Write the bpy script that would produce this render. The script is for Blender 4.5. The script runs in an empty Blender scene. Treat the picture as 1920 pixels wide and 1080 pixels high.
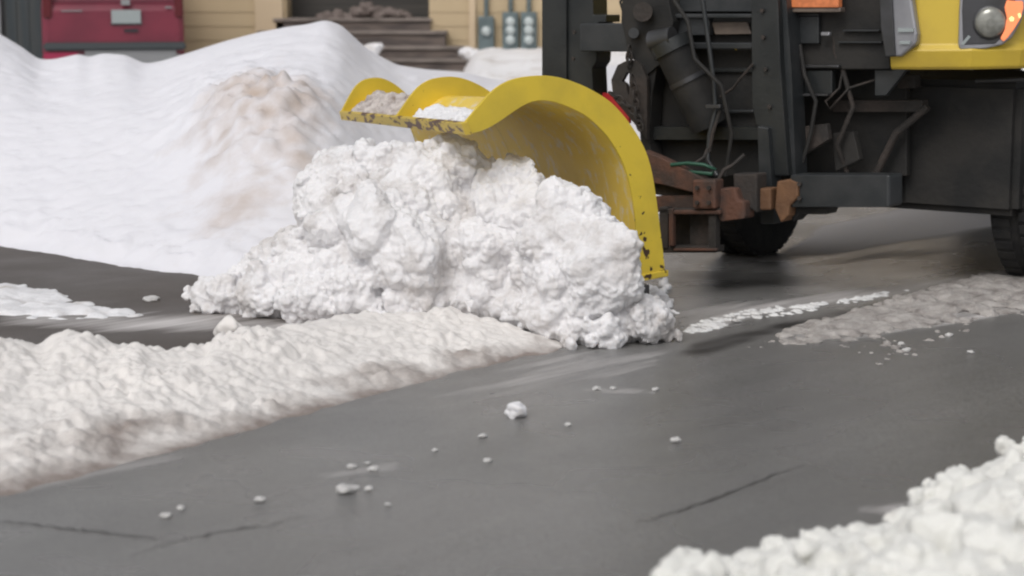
import bpy, bmesh, math, random
import numpy as np
from mathutils import Vector, Matrix, noise as mn, geometry as mg
random.seed(7); np.random.seed(7)
SC = bpy.context.scene; COL = SC.collection
R = math.radians
# ---------------------------------------------------------------- camera, world, light
F_PX, CAM_H = 3770.0, 1.7
PITCH = math.atan(580/F_PX)
cd = bpy.data.cameras.new('camera'); cam = bpy.data.objects.new('camera', cd); COL.objects.link(cam)
cam.location = (0, 0, CAM_H); cam.rotation_euler = (R(90)-PITCH, 0, 0)
cd.sensor_width = 36; cd.lens = 36*F_PX/1920; cd.clip_start = .1; cd.clip_end = 2000
cd.dof.use_dof = True; cd.dof.focus_distance = 10.2; cd.dof.aperture_fstop = 2.1
SC.camera = cam
SUN_EL, SUN_AZ = 48, 202     # azimuth clockwise from +Y
w = bpy.data.worlds.new('World'); SC.world = w; w.use_nodes = True
nt = w.node_tree; nt.nodes.clear()
sky = nt.nodes.new('ShaderNodeTexSky'); sky.sky_type = 'NISHITA'; sky.sun_disc = False
sky.sun_elevation = R(SUN_EL); sky.sun_rotation = R(SUN_AZ); sky.dust_density = 4; sky.ozone_density = 1
hs = nt.nodes.new('ShaderNodeHueSaturation'); hs.inputs['Saturation'].default_value = .22
bg = nt.nodes.new('ShaderNodeBackground'); bg.inputs[1].default_value = .15
wo = nt.nodes.new('ShaderNodeOutputWorld')
nt.links.new(sky.outputs[0], hs.inputs['Color']); nt.links.new(hs.outputs[0], bg.inputs[0]); nt.links.new(bg.outputs[0], wo.inputs[0])
sd = bpy.data.lights.new('sun', 'SUN'); sd.energy = .8; sd.angle = R(25); sd.color = (1, .97, .93)
so = bpy.data.objects.new('sun', sd); COL.objects.link(so)
az, el = R(SUN_AZ), R(SUN_EL)
so.rotation_euler = Vector((math.sin(az)*math.cos(el), math.cos(az)*math.cos(el), math.sin(el))).to_track_quat('Z', 'Y').to_euler()
SC.view_settings.view_transform = 'Standard'; SC.view_settings.look = 'None'
SC.view_settings.exposure = -0.2; SC.view_settings.gamma = 1
try: SC.cycles.filter_width = 2.2
except Exception: pass

# ---------------------------------------------------------------- pixel helpers (photo pixel -> world)
_c, _s = math.cos(PITCH), math.sin(PITCH)
def ray(x, y):
    a = (x-960)/F_PX; b = -(y-540)/F_PX
    return Vector((a, _c+b*_s, -_s+b*_c))
EYE = Vector((0, 0, CAM_H))
def G(x, y, z=0.0):
    r = ray(x, y); return EYE + r*((z-CAM_H)/r.z)
def PY(x, y, Y):
    r = ray(x, y); return EYE + r*(Y/r.y)
def PP(x, y, p0, n):
    r = ray(x, y); return EYE + r*((Vector(p0)-EYE).dot(n)/r.dot(n))
def lerp_tab(tab, x):
    return float(np.interp(x, [t[0] for t in tab], [t[1] for t in tab]))

# ---------------------------------------------------------------- materials
MATS = {}
def mat(name, c1, c2=None, rough=.6, metal=0, scale=6, bump=0, bscale=60, spec=.5, rough2=None, emit=None, estr=0, stretch=None, thr=(.4, .6), detail=5):
    m = bpy.data.materials.new(name); m.use_nodes = True; t = m.node_tree
    b = t.nodes['Principled BSDF']
    b.inputs['Roughness'].default_value = rough; b.inputs['Metallic'].default_value = metal
    b.inputs['Specular IOR Level'].default_value = spec
    tc = t.nodes.new('ShaderNodeTexCoord'); src = tc.outputs['Object']
    if stretch:
        mp = t.nodes.new('ShaderNodeMapping'); mp.inputs['Scale'].default_value = stretch
        t.links.new(src, mp.inputs[0]); src = mp.outputs[0]
    if c2 is not None:
        n = t.nodes.new('ShaderNodeTexNoise'); n.inputs['Scale'].default_value = scale; n.inputs['Detail'].default_value = detail
        t.links.new(src, n.inputs['Vector'])
        r = t.nodes.new('ShaderNodeMapRange'); r.inputs[1].default_value, r.inputs[2].default_value = thr
        t.links.new(n.outputs['Fac'], r.inputs[0])
        mx = t.nodes.new('ShaderNodeMix'); mx.data_type = 'RGBA'
        mx.inputs[6].default_value = (*c1, 1); mx.inputs[7].default_value = (*c2, 1)
        t.links.new(r.outputs[0], mx.inputs[0]); t.links.new(mx.outputs[2], b.inputs['Base Color'])
        if rough2 is not None:
            q = t.nodes.new('ShaderNodeMapRange'); q.inputs[3].default_value = rough; q.inputs[4].default_value = rough2
            t.links.new(r.outputs[0], q.inputs[0]); t.links.new(q.outputs[0], b.inputs['Roughness'])
    else:
        b.inputs['Base Color'].default_value = (*c1, 1)
    if bump:
        n2 = t.nodes.new('ShaderNodeTexNoise'); n2.inputs['Scale'].default_value = bscale; n2.inputs['Detail'].default_value = 6
        t.links.new(src, n2.inputs['Vector'])
        bp = t.nodes.new('ShaderNodeBump'); bp.inputs['Strength'].default_value = bump; bp.inputs['Distance'].default_value = .01
        t.links.new(n2.outputs['Fac'], bp.inputs['Height']); t.links.new(bp.outputs[0], b.inputs['Normal'])
    if emit:
        b.inputs['Emission Color'].default_value = (*emit, 1); b.inputs['Emission Strength'].default_value = estr
    MATS[name] = m; return m

def snow_mat(name, clean, dirty, dscale=3.0, dthr=(.5, .75), bscale=45, bump=.6, attr=False, sss=.2):
    m = bpy.data.materials.new(name); m.use_nodes = True; t = m.node_tree; b = t.nodes['Principled BSDF']
    b.inputs['Roughness'].default_value = .75; b.inputs['Specular IOR Level'].default_value = .25
    b.inputs['Subsurface Weight'].default_value = sss; b.inputs['Subsurface Radius'].default_value = (1, .95, .9); b.inputs['Subsurface Scale'].default_value = .02
    tc = t.nodes.new('ShaderNodeTexCoord')
    n = t.nodes.new('ShaderNodeTexNoise'); n.inputs['Scale'].default_value = dscale; n.inputs['Detail'].default_value = 8; n.inputs['Roughness'].default_value = .65
    t.links.new(tc.outputs['Object'], n.inputs['Vector'])
    src = n.outputs['Fac']
    if attr:
        a = t.nodes.new('ShaderNodeAttribute'); a.attribute_name = 'dirt'
        ad = t.nodes.new('ShaderNodeMath'); ad.operation = 'ADD'
        t.links.new(src, ad.inputs[0]); t.links.new(a.outputs['Fac'], ad.inputs[1]); src = ad.outputs[0]
    r = t.nodes.new('ShaderNodeMapRange'); r.inputs[1].default_value, r.inputs[2].default_value = dthr
    t.links.new(src, r.inputs[0])
    mx = t.nodes.new('ShaderNodeMix'); mx.data_type = 'RGBA'
    mx.inputs[6].default_value = (*clean, 1); mx.inputs[7].default_value = (*dirty, 1)
    t.links.new(r.outputs[0], mx.inputs[0]); t.links.new(mx.outputs[2], b.inputs['Base Color'])
    n2 = t.nodes.new('ShaderNodeTexNoise'); n2.inputs['Scale'].default_value = bscale; n2.inputs['Detail'].default_value = 8; n2.inputs['Roughness'].default_value = .6
    t.links.new(tc.outputs['Object'], n2.inputs['Vector'])
    bp = t.nodes.new('ShaderNodeBump'); bp.inputs['Strength'].default_value = bump; bp.inputs['Distance'].default_value = .012
    t.links.new(n2.outputs['Fac'], bp.inputs['Height']); t.links.new(bp.outputs[0], b.inputs['Normal'])
    MATS[name] = m; return m

S_WHITE = snow_mat('snow_fresh', (.75, .745, .76), (.50, .46, .43), 3.4, (.53, .74), bump=.5)
S_PILE = snow_mat('snow_plowed', (.77, .76, .77), (.40, .36, .33), 3.4, (.48, .76), bscale=38, bump=.8, sss=.6)
S_BANK = snow_mat('snow_bank', (.74, .735, .775), (.47, .385, .33), 2.6, (.74, 1.35), bscale=14, bump=.35, attr=True)
S_ROW = snow_mat('snow_windrow', (.745, .715, .69), (.25, .21, .19), 5, (.72, 1.25), bscale=30, bump=.5, attr=True)
S_NEAR = snow_mat('snow_near', (.74, .735, .70), (.54, .52, .48), 5, (.55, .85), bscale=30, bump=.4)
S_SLUSH = snow_mat('slush_brown', (.42, .395, .375), (.20, .18, .17), 9, (.4, .7), bump=.8)
S_TRAIL = snow_mat('slush_trail', (.74, .735, .73), (.50, .49, .48), 9, (.5, .75), bump=.6)
S_FLEC = snow_mat('slush_pale', (.55, .54, .53), (.25, .24, .23), 12, (.5, .8), bump=.8)

YEL = mat('yellow_paint', (.60, .43, .05), (.50, .35, .05), .38, scale=3, bump=.08, bscale=40, spec=.5)
def plow_mat():
    m = mat('plow_yellow', (.68, .50, .045), (.58, .43, .045), .42, scale=4, bump=.12, bscale=50); m.name = 'plow_yellow'
    t = m.node_tree; b = t.nodes['Principled BSDF']; prev = b.inputs['Base Color'].links[0].from_socket
    tc = t.nodes.new('ShaderNodeTexCoord')
    def layer(prev, scale, lo, hi, col, zr=None, stretch=(1, 1, 1)):
        mp = t.nodes.new('ShaderNodeMapping'); mp.inputs['Scale'].default_value = stretch
        t.links.new(tc.outputs['Object'], mp.inputs[0])
        n = t.nodes.new('ShaderNodeTexNoise'); n.inputs['Scale'].default_value = scale; n.inputs['Detail'].default_value = 4
        t.links.new(mp.outputs[0], n.inputs['Vector'])
        r = t.nodes.new('ShaderNodeMapRange'); r.inputs[1].default_value = lo; r.inputs[2].default_value = hi
        s = n.outputs['Fac']
        if zr:
            sx = t.nodes.new('ShaderNodeSeparateXYZ'); t.links.new(tc.outputs['Object'], sx.inputs[0])
            q = t.nodes.new('ShaderNodeMapRange'); q.inputs[1].default_value, q.inputs[2].default_value, q.inputs[3].default_value, q.inputs[4].default_value = zr
            t.links.new(sx.outputs[2], q.inputs[0])
            ad = t.nodes.new('ShaderNodeMath'); ad.operation = 'ADD'; t.links.new(s, ad.inputs[0]); t.links.new(q.outputs[0], ad.inputs[1]); s = ad.outputs[0]
        t.links.new(s, r.inputs[0])
        mx = t.nodes.new('ShaderNodeMix'); mx.data_type = 'RGBA'; mx.inputs[7].default_value = (*col, 1)
        t.links.new(prev, mx.inputs[6]); t.links.new(r.outputs[0], mx.inputs[0]); return mx.outputs[2]
    p = layer(prev, 14, .755, .78, (.05, .025, .015), (.25, .75, .17, .02))     # rust chips, more near the foot
    p = layer(p, 30, .82, .84, (.035, .02, .015), (.3, .9, .17, .1))
    t.links.new(p, b.inputs['Base Color']); return m
PLOW = plow_mat()
def skin_mat():
    m = mat('plow_inner_yellow', (.86, .62, .09), (.78, .55, .09), .38, scale=3, bump=.15, bscale=30, stretch=(1, 1, 1)); m.name = 'plow_skin_yellow'
    t = m.node_tree; b = t.nodes['Principled BSDF']; prev = b.inputs['Base Color'].links[0].from_socket
    tc = t.nodes.new('ShaderNodeTexCoord'); mp = t.nodes.new('ShaderNodeMapping')
    mp.inputs['Scale'].default_value = (5, 5, 1.6); t.links.new(tc.outputs['Object'], mp.inputs[0])
    n = t.nodes.new('ShaderNodeTexNoise'); n.inputs['Scale'].default_value = 3.2; n.inputs['Detail'].default_value = 9; n.inputs['Roughness'].default_value = .7
    t.links.new(mp.outputs[0], n.inputs['Vector'])
    r = t.nodes.new('ShaderNodeMapRange'); r.inputs[1].default_value = .53; r.inputs[2].default_value = .66; r.inputs[4].default_value = .85
    t.links.new(n.outputs['Fac'], r.inputs[0])
    mx = t.nodes.new('ShaderNodeMix'); mx.data_type = 'RGBA'; mx.inputs[7].default_value = (.74, .68, .58, 1)
    t.links.new(prev, mx.inputs[6]); t.links.new(r.outputs[0], mx.inputs[0]); t.links.new(mx.outputs[2], b.inputs['Base Color']); return m
SKIN = skin_mat()
LIPM = mat('lip_worn_yellow', (.58, .42, .06), (.10, .045, .025), .5, scale=9, thr=(.52, .58), bump=.3, bscale=40, stretch=(1, 1, 3))
BLACK = mat('black_steel', (.012, .014, .015), (.021, .023, .023), .45, scale=5, bump=.15, bscale=40)
DARK = mat('dark_grime', (.009, .009, .009), (.022, .020, .018), .75, scale=4, bump=.3, bscale=30)
BEAM = mat('beam_paint', (.022, .025, .027), (.034, .036, .038), .4, scale=6, bump=.1)
RUST = mat('rusty_steel', (.11, .05, .032), (.05, .033, .027), .75, scale=7, bump=.5, bscale=45)
RUSTD = mat('rust_grime', (.045, .035, .03), (.025, .022, .02), .8, scale=7, bump=.5, bscale=45)
RUSTO = mat('orange_rust', (.17, .085, .04), (.12, .06, .03), .7, scale=9, bump=.4, bscale=45)
CHROME = mat('dull_silver', (.34, .34, .36), (.26, .26, .28), .38, metal=.55, scale=3)
STEELG = mat('grey_steel', (.075, .075, .08), (.05, .05, .05), .4, metal=.5, scale=5)
RUBBER = mat('tyre_rubber', (.012, .012, .013), (.022, .021, .02), .85, scale=12, bump=.4)
AMBER = mat('amber_lens', (.75, .20, .08), None, .25, emit=(1, .30, .12), estr=.75)
HOT = mat('amber_bulb', (1, .6, .2), None, .3, emit=(1, .62, .28), estr=1.3)
ORLAMP = mat('orange_lamp', (.60, .19, .07), (.45, .14, .05), .3, emit=(1, .3, .12), estr=.12, scale=30)
LENS = mat('headlight_lens', (.30, .30, .27), (.20, .20, .18), .12, scale=14, metal=.3)
GREEN = mat('green_hose', (.02, .08, .05), None, .5)
RED = mat('red_panel', (.50, .03, .035), None, .4)
TAN = mat('dull_tan', (.16, .125, .10), (.12, .095, .08), .6, scale=8)
CAR = mat('crimson_paint', (.19, .024, .045), (.15, .02, .038), .35, scale=2)
CARG = mat('car_plastic', (.05, .058, .062), None, .6)
CARL = mat('car_grey', (.24, .245, .25), None, .45)
PLATE = mat('plate_white', (.30, .335, .335), None, .5)
GLASSD = mat('dark_glass', (.02, .025, .03), None, .1)
CONCR = mat('step_stone', (.15, .12, .105), (.085, .07, .065), .85, scale=4, bump=.4, stretch=(.6, 1, 3))
NOSE = mat('step_nosing', (.23, .195, .175), (.16, .135, .12), .85, scale=4, bump=.4)
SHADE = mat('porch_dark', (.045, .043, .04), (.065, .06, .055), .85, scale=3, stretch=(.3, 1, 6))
METER = mat('meter_grey', (.13, .17, .18), (.09, .12, .125), .5, scale=6)
METERF = mat('meter_face', (.45, .50, .50), None, .3)
GARSHADE = mat('garage_shade', (.035, .045, .05), (.05, .055, .055), .8, scale=3, stretch=(4, 1, .4))  # garage shadow put into the colour of the boards

def siding(name, c, c2, pitch):
    m = mat(name, c, c2, .7, scale=1.6, thr=(.3, .7)); t = m.node_tree; b = t.nodes['Principled BSDF']
    return m
SIDE = siding('tan_siding', (.50, .39, .245), (.46, .355, .22), .2)
SIDE2 = siding('tan_trim', (.60, .47, .32), (.55, .43, .29), .2)
ROOFM = mat('roof_shingle', (.06, .055, .05), (.09, .08, .075), .9, scale=8)

# ---------------------------------------------------------------- mesh helpers
class MB:
    def __init__(s): s.v = []; s.f = []; s.sm = []
    def add(s, vs, fs, smooth=False):
        o = len(s.v); s.v += [tuple(v) for v in vs]; s.f += [tuple(i+o for i in f) for f in fs]; s.sm += [smooth]*len(fs)
    def hexa(s, p):   # 8 corners: bottom 4 ccw, top 4 ccw
        s.add(p, [(3,2,1,0),(4,5,6,7),(0,1,5,4),(1,2,6,5),(2,3,7,6),(3,0,4,7)])
    def box(s, lo, hi, M=None, ch=0):
        (a,b,c),(d,e,f) = lo, hi
        bm = bmesh.new(); bmesh.ops.create_cube(bm, size=1)
        for v in bm.verts: v.co = Vector(((a+d)/2+v.co.x*(d-a), (b+e)/2+v.co.y*(e-b), (c+f)/2+v.co.z*(f-c)))
        if ch: bmesh.ops.bevel(bm, geom=bm.edges[:], offset=ch, segments=2, affect='EDGES', clamp_overlap=True)
        s.bm(bm, M)
    def bm(s, bm, M=None, smooth=False):
        bm.verts.index_update()
        vs = [(M @ v.co if M else v.co.copy()) for v in bm.verts]
        s.add(vs, [[v.index for v in f.verts] for f in bm.faces], smooth); bm.free()
    def tube(s, pts, r, n=12, caps=True, smooth=True):
        pts = [Vector(p) for p in pts]; rs = r if isinstance(r, (list, tuple)) else [r]*len(pts)
        rings = []; up = None
        for i, p in enumerate(pts):
            d = (pts[min(i+1, len(pts)-1)]-pts[max(i-1, 0)]).normalized()
            if up is None: up = Vector((0,0,1)) if abs(d.z) < .9 else Vector((1,0,0))
            a = d.cross(up).normalized(); b2 = a.cross(d).normalized(); up = b2
            rings.append([p+(a*math.cos(2*math.pi*k/n)+b2*math.sin(2*math.pi*k/n))*rs[i] for k in range(n)])
        o = len(s.v); vs = [v for q in rings for v in q]; fs = []
        for i in range(len(pts)-1):
            for k in range(n):
                fs.append((i*n+k, i*n+(k+1)%n, (i+1)*n+(k+1)%n, (i+1)*n+k))
        s.add(vs, fs, smooth)
        if caps:
            s.add(rings[0], [tuple(range(n))]); s.add(rings[-1], [tuple(reversed(range(n)))])
    def prism(s, poly, thick):   # poly: list of 3D points (planar), thick: vector
        t = Vector(thick); n = len(poly); vs = [Vector(p) for p in poly]+[Vector(p)+t for p in poly]
        fs = [(i, (i+1) % n, n+(i+1) % n, n+i) for i in range(n)]
        tri = mg.tessellate_polygon([[Vector(p) for p in poly]])
        for a, b, c in tri: fs.append((a, b, c)); fs.append((n+c, n+b, n+a))
        s.add(vs, fs)
    def lathe(s, prof, M, n=32, smooth=True):   # prof [(r, z)]
        vs = []; fs = []
        for r_, z in prof:
            for k in range(n):
                a = 2*math.pi*k/n; vs.append(M @ Vector((r_*math.cos(a), r_*math.sin(a), z)))
        for i in range(len(prof)-1):
            for k in range(n): fs.append((i*n+k, i*n+(k+1) % n, (i+1)*n+(k+1) % n, (i+1)*n+k))
        s.add(vs, fs, smooth)
        s.add(vs[:n], [tuple(reversed(range(n)))]); s.add(vs[-n:], [tuple(range(n))])
    def build(s, name, m, parent=None, bevel=0):
        me = bpy.data.meshes.new(name); me.from_pydata(s.v, [], s.f)
        me.polygons.foreach_set('use_smooth', s.sm)
        bm = bmesh.new(); bm.from_mesh(me); bmesh.ops.recalc_face_normals(bm, faces=bm.faces); bm.to_mesh(me); bm.free()
        me.materials.append(m); o = bpy.data.objects.new(name, me); COL.objects.link(o)
        if bevel:
            b = o.modifiers.new('bevel', 'BEVEL'); b.width = bevel; b.segments = 2; b.limit_method = 'ANGLE'; b.angle_limit = R(40)
        if parent: o.parent = parent
        return o
def tag(o, label=None, cat=None, group=None, kind=None):
    if label: o['label'] = label
    if cat: o['category'] = cat
    if group: o['group'] = group
    if kind: o['kind'] = kind
    return o
def empty(name, loc, label, cat, group=None):
    o = bpy.data.objects.new(name, None); COL.objects.link(o); o.location = loc; o.empty_display_size = .2
    bpy.context.view_layer.update(); return tag(o, label, cat, group)
def rebase(root):     # parts were built in world coordinates: shift meshes into the root's frame
    inv = Matrix.Translation(root.location).inverted()
    for ch in root.children: ch.data.transform(inv)
    def rec(o):
        for ch in o.children:
            ch.data.transform(inv); rec(ch)
    for ch in root.children: rec(ch)

def fbm(p, octs=4, sc=1.0):
    return mn.fractal(Vector(p)*sc, 1.0, 2.0, octs, noise_basis='PERLIN_ORIGINAL')
def vor(p, sc):   # rounded crumbs with creases between them
    return .45-mn.noise(Vector(p)*sc, noise_basis='VORONOI_F1')
def blob_bm(c, r, jit=.25, sub=2, flat=1.0, seed=0):
    bm = bmesh.new(); bmesh.ops.create_icosphere(bm, subdivisions=sub, radius=1)
    sx, sy, sz = [random.uniform(.8, 1.25) for _ in range(3)]
    rot = Matrix.Rotation(random.uniform(0, 6.3), 3, Vector((random.random()-.5, random.random()-.5, random.random()-.5)).normalized())
    off = Vector((random.uniform(0, 99), random.uniform(0, 99), 0))
    for v in bm.verts:
        k = 1+jit*mn.noise(v.co*1.3+off)*1.6
        q = rot @ Vector((v.co.x*sx*k, v.co.y*sy*k, v.co.z*sz*k)); q.z *= flat
        v.co = Vector(c)+q*r
    return bm
def hull_bm(c, r, n=14, flat=1.0):
    bm = bmesh.new(); sx, sy = random.uniform(.75, 1.3), random.uniform(.75, 1.2)
    for _ in range(n):
        v = Vector((random.gauss(0, 1), random.gauss(0, 1), random.gauss(0, 1))).normalized()
        bm.verts.new(Vector(c)+Vector((v.x*sx, v.y*sy, v.z*flat))*r*random.uniform(.85, 1.1))
    q = bmesh.ops.convex_hull(bm, input=bm.verts[:])
    loose = [v for v in bm.verts if not v.link_faces]
    if loose: bmesh.ops.delete(bm, geom=loose, context='VERTS')
    return bm
def remeshed(name, mb, voxel, m, d1=(.02, 12), d2=(.007, 45), smooth=1, zmin=-.02, dirt=None, crumb=None):
    me = bpy.data.meshes.new('tmp'); me.from_pydata(mb.v, [], mb.f)
    o = bpy.data.objects.new('tmp', me); COL.objects.link(o)
    md = o.modifiers.new('r', 'REMESH'); md.mode = 'VOXEL'; md.voxel_size = voxel
    if smooth:
        ms = o.modifiers.new('s', 'SMOOTH'); ms.iterations = smooth; ms.factor = .6
    dg = bpy.context.evaluated_depsgraph_get(); ev = o.evaluated_get(dg)
    out = bpy.data.meshes.new_from_object(ev)
    bpy.data.objects.remove(o); bpy.data.meshes.remove(me)
    nv = [v.normal.copy() for v in out.vertices]; dv = []
    for v, n in zip(out.vertices, nv):
        p = v.co
        w = .35+1.5*abs(mn.noise(p*3.1))
        k = w*d1[0]*(abs(mn.fractal(p*d1[1], 1.0, 2.0, 3))*1.6-.5) + d2[0]*mn.fractal(p*d2[1], .8, 2.1, 2)
        if crumb: q_ = sstep(abs(mn.noise(p*3.3+Vector((7, 1, 3))))*5-.25); k += crumb[0]*(.15+1.5*q_)*vor(p, crumb[1]) + crumb[0]*(.1+.5*q_)*vor(p, crumb[1]*2.3)
        v.co = p + n*k
    bm = bmesh.new(); bm.from_mesh(out)
    bmesh.ops.delete(bm, geom=[v for v in bm.verts if v.co.z < zmin], context='VERTS'); bm.to_mesh(out); bm.free()
    out.polygons.foreach_set('use_smooth', [True]*len(out.polygons))
    out.materials.clear(); out.materials.append(m); out.name = name
    if dirt:
        at = out.attributes.new('dirt', 'FLOAT', 'POINT'); at.data.foreach_set('value', [dirt(v.co) for v in out.vertices])
    o = bpy.data.objects.new(name, out); COL.objects.link(o); return o
def grid_obj(name, P, m, dirt=None, skirt=None):
    ny, nx = P.shape[:2]; vs = P.reshape(-1, 3)
    idx = np.arange(nx*ny).reshape(ny, nx)
    q = np.stack([idx[:-1,:-1], idx[:-1,1:], idx[1:,1:], idx[1:,:-1]], -1).reshape(-1, 4)
    me = bpy.data.meshes.new(name); me.from_pydata(vs.tolist(), [], q.tolist())
    me.polygons.foreach_set('use_smooth', [True]*len(me.polygons)); me.materials.append(m)
    if dirt is not None:
        at = me.attributes.new('dirt', 'FLOAT', 'POINT'); at.data.foreach_set('value', np.asarray(dirt, dtype=np.float32).reshape(-1))
    me.update(); o = bpy.data.objects.new(name, me); COL.objects.link(o); return o
def in_poly(x, y, poly):
    c = False; n = len(poly); j = n-1
    for i in range(n):
        xi, yi = poly[i]; xj, yj = poly[j]
        if (yi > y) != (yj > y) and x < (xj-xi)*(y-yi)/(yj-yi)+xi: c = not c
        j = i
    return c
def edge_dist(x, y, poly):
    d = 1e9
    for i in range(len(poly)):
        ax, ay = poly[i]; bx, by = poly[(i+1) % len(poly)]
        t = max(0, min(1, ((x-ax)*(bx-ax)+(y-ay)*(by-ay))/max(1e-9, (bx-ax)**2+(by-ay)**2)))
        d = min(d, math.hypot(x-ax-t*(bx-ax), y-ay-t*(by-ay)))
    return d
def to_px(x, y, z=0):
    d = y*_c-(z-CAM_H)*_s; u = y*_s+(z-CAM_H)*_c
    return 960+F_PX*x/d, 540-F_PX*u/d
def sstep(t): t = max(0., min(1., t)); return t*t*(3-2*t)

# ================================================================ ground sheet and road
def road_material(nm='wet_asphalt', rg=(.20, .36), ca=(.158, .154, .150), cb=(.215, .210, .205), cc=(.24, .235, .228)):
    m = bpy.data.materials.new(nm); m.use_nodes = True; t = m.node_tree; b = t.nodes['Principled BSDF']
    tc = t.nodes.new('ShaderNodeTexCoord')
    def mapped(rot, sc):
        mp = t.nodes.new('ShaderNodeMapping'); mp.vector_type = 'TEXTURE'
        mp.inputs['Rotation'].default_value = (0, 0, rot); mp.inputs['Scale'].default_value = sc
        t.links.new(tc.outputs['Object'], mp.inputs[0]); return mp.outputs[0]
    def nz(vec, scale, det=5, rg=.6):
        n = t.nodes.new('ShaderNodeTexNoise'); n.inputs['Scale'].default_value = scale; n.inputs['Detail'].default_value = det; n.inputs['Roughness'].default_value = rg
        t.links.new(vec, n.inputs['Vector']); return n.outputs['Fac']
    def mr(s, a, b_, c, d):
        r = t.nodes.new('ShaderNodeMapRange')
        for i, v in enumerate((a, b_, c, d)): r.inputs[i+1].default_value = v
        t.links.new(s, r.inputs[0]); return r.outputs[0]
    def mix(f, a, b_):
        mx = t.nodes.new('ShaderNodeMix'); mx.data_type = 'RGBA'
        for i, v in ((6, a), (7, b_)):
            if isinstance(v, tuple): mx.inputs[i].default_value = (*v, 1)
            else: t.links.new(v, mx.inputs[i])
        t.links.new(f, mx.inputs[0]); return mx.outputs[2]
    streak = mapped(R(48), (9, 1, 1))
    obj = tc.outputs['Object']
    base = mix(mr(nz(streak, 2.2, 4), .35, .65, 0, 1), ca, cb)
    base = mix(mr(nz(obj, 70, 8, .75), .42, .62, 0, .75), base, (ca[0]*.62, ca[1]*.62, ca[2]*.62))
    base = mix(mr(nz(obj, 300, 2), .35, .7, 0, .5), base, cc)
    at = t.nodes.new('ShaderNodeAttribute'); at.attribute_name = 'dirt'
    base = mix(mr(at.outputs['Fac'], 0, -.5, 0, 1), base, (.030, .029, .028))
    ad = t.nodes.new('ShaderNodeMath'); ad.operation = 'ADD'
    t.links.new(at.outputs['Fac'], ad.inputs[0]); t.links.new(nz(streak, 4.5, 8, .62), ad.inputs[1])
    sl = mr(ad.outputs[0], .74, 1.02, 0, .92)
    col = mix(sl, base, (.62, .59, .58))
    t.links.new(col, b.inputs['Base Color'])
    wet = mr(nz(obj, .9, 3), .35, .65, rg[0], rg[1])
    rr = t.nodes.new('ShaderNodeMix'); rr.data_type = 'FLOAT'; rr.inputs[3].default_value = .7
    t.links.new(wet, rr.inputs[2]); t.links.new(sl, rr.inputs[0]); t.links.new(rr.outputs[0], b.inputs['Roughness'])
    b.inputs['Specular IOR Level'].default_value = .5
    bp = t.nodes.new('ShaderNodeBump'); bp.inputs['Strength'].default_value = .5; bp.inputs['Distance'].default_value = .006
    t.links.new(nz(obj, 120, 4), bp.inputs['Height'])
    b2 = t.nodes.new('ShaderNodeBump'); b2.inputs['Strength'].default_value = .35; b2.inputs['Distance'].default_value = .02
    t.links.new(sl, b2.inputs['Height']); t.links.new(bp.outputs[0], b2.inputs['Normal'])
    t.links.new(b2.outputs[0], b.inputs['Normal'])
    return m
ROADM = road_material()
SLZ = [  # (pixel polygon, density, feather px)
    ([(1430,490),(1540,415),(1700,380),(1960,360),(2100,400),(1920,430),(1700,465),(1560,490)], 1.0, 25),  # slush under the truck, made denser to paint in far-side light
    ([(1240,470),(1500,455),(1900,440),(1920,480),(1500,530),(1250,500)], .30, 30),
    ([(150,600),(560,585),(620,620),(420,650),(250,640),(0,650),(0,610)], .36, 25),
    ([(380,560),(560,590),(540,620),(300,600)], .30, 20),
    ([(1240,560),(1920,470),(1920,600),(1500,660),(1250,690)], .30, 40),
    ([(1060,640),(1300,640),(1250,700),(0,1000),(0,900)], .24, 30),
    ([(560,880),(760,850),(760,900),(580,920)], .40, 25),
    ([(1600,940),(1720,930),(1700,975),(1590,975)], .40, 20),
    ([(1080,720),(1260,725),(1240,750),(1080,745)], .36, 12),
    ([(240,1080),(640,940),(700,960),(460,1080)], .28, 40),
    ([(1430,645),(1560,594),(1740,543),(2000,480),(2100,560),(1840,606),(1600,645)], .36, 10), ([(1275,632),(1400,582),(1600,560),(1720,535),(1720,552),(1500,596),(1300,640)], .30, 8),
    ([(900,700),(1920,640),(1920,760),(900,860)], .10, 60), ([(300,980),(1200,760),(1300,800),(500,1080)], .13, 60),
    ([(0,470),(380,530),(340,580),(0,500)], .10, 20)]
DARKZ = [([(1255,672),(1290,640),(1350,624),(1430,606),(1520,586),(1620,564),(1700,550),(1790,530),(1900,500),(1900,520),(1800,545),(1700,572),(1600,598),(1500,624),(1400,650),(1320,676)], .85, 14),  # dark wet stripe along the slush trail
       ([(1240,470),(1400,480),(1560,500),(1500,560),(1300,575),(1240,560)], .40, 30)]  # darker road patch behind the blade foot
def road_patch():
    xs = np.arange(-8, 10.001, .055); ys = np.arange(3, 21.001, .055)
    P = np.zeros((len(ys), len(xs), 3)); D = np.zeros((len(ys), len(xs)))
    for j, y in enumerate(ys):
        for i, x in enumerate(xs):
            P[j, i] = (x, y, .004)
            px, py = to_px(x, y)
            d = .0
            if -300 < px < 2300 and py > 330:
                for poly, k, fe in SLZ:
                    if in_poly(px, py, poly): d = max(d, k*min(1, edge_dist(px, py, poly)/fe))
                for poly, k, fe in DARKZ:
                    if in_poly(px, py, poly): d = d-k*min(1, edge_dist(px, py, poly)/fe)*(.6+.8*abs(mn.noise(Vector((x*3, y*3, 1)))))
            D[j, i] = d
    return grid_obj('road', P, ROADM, D)
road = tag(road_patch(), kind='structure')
DRV = road_material('wet_driveway', (.42, .6), (.072, .057, .048), (.11, .092, .08), (.12, .105, .092))
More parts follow.
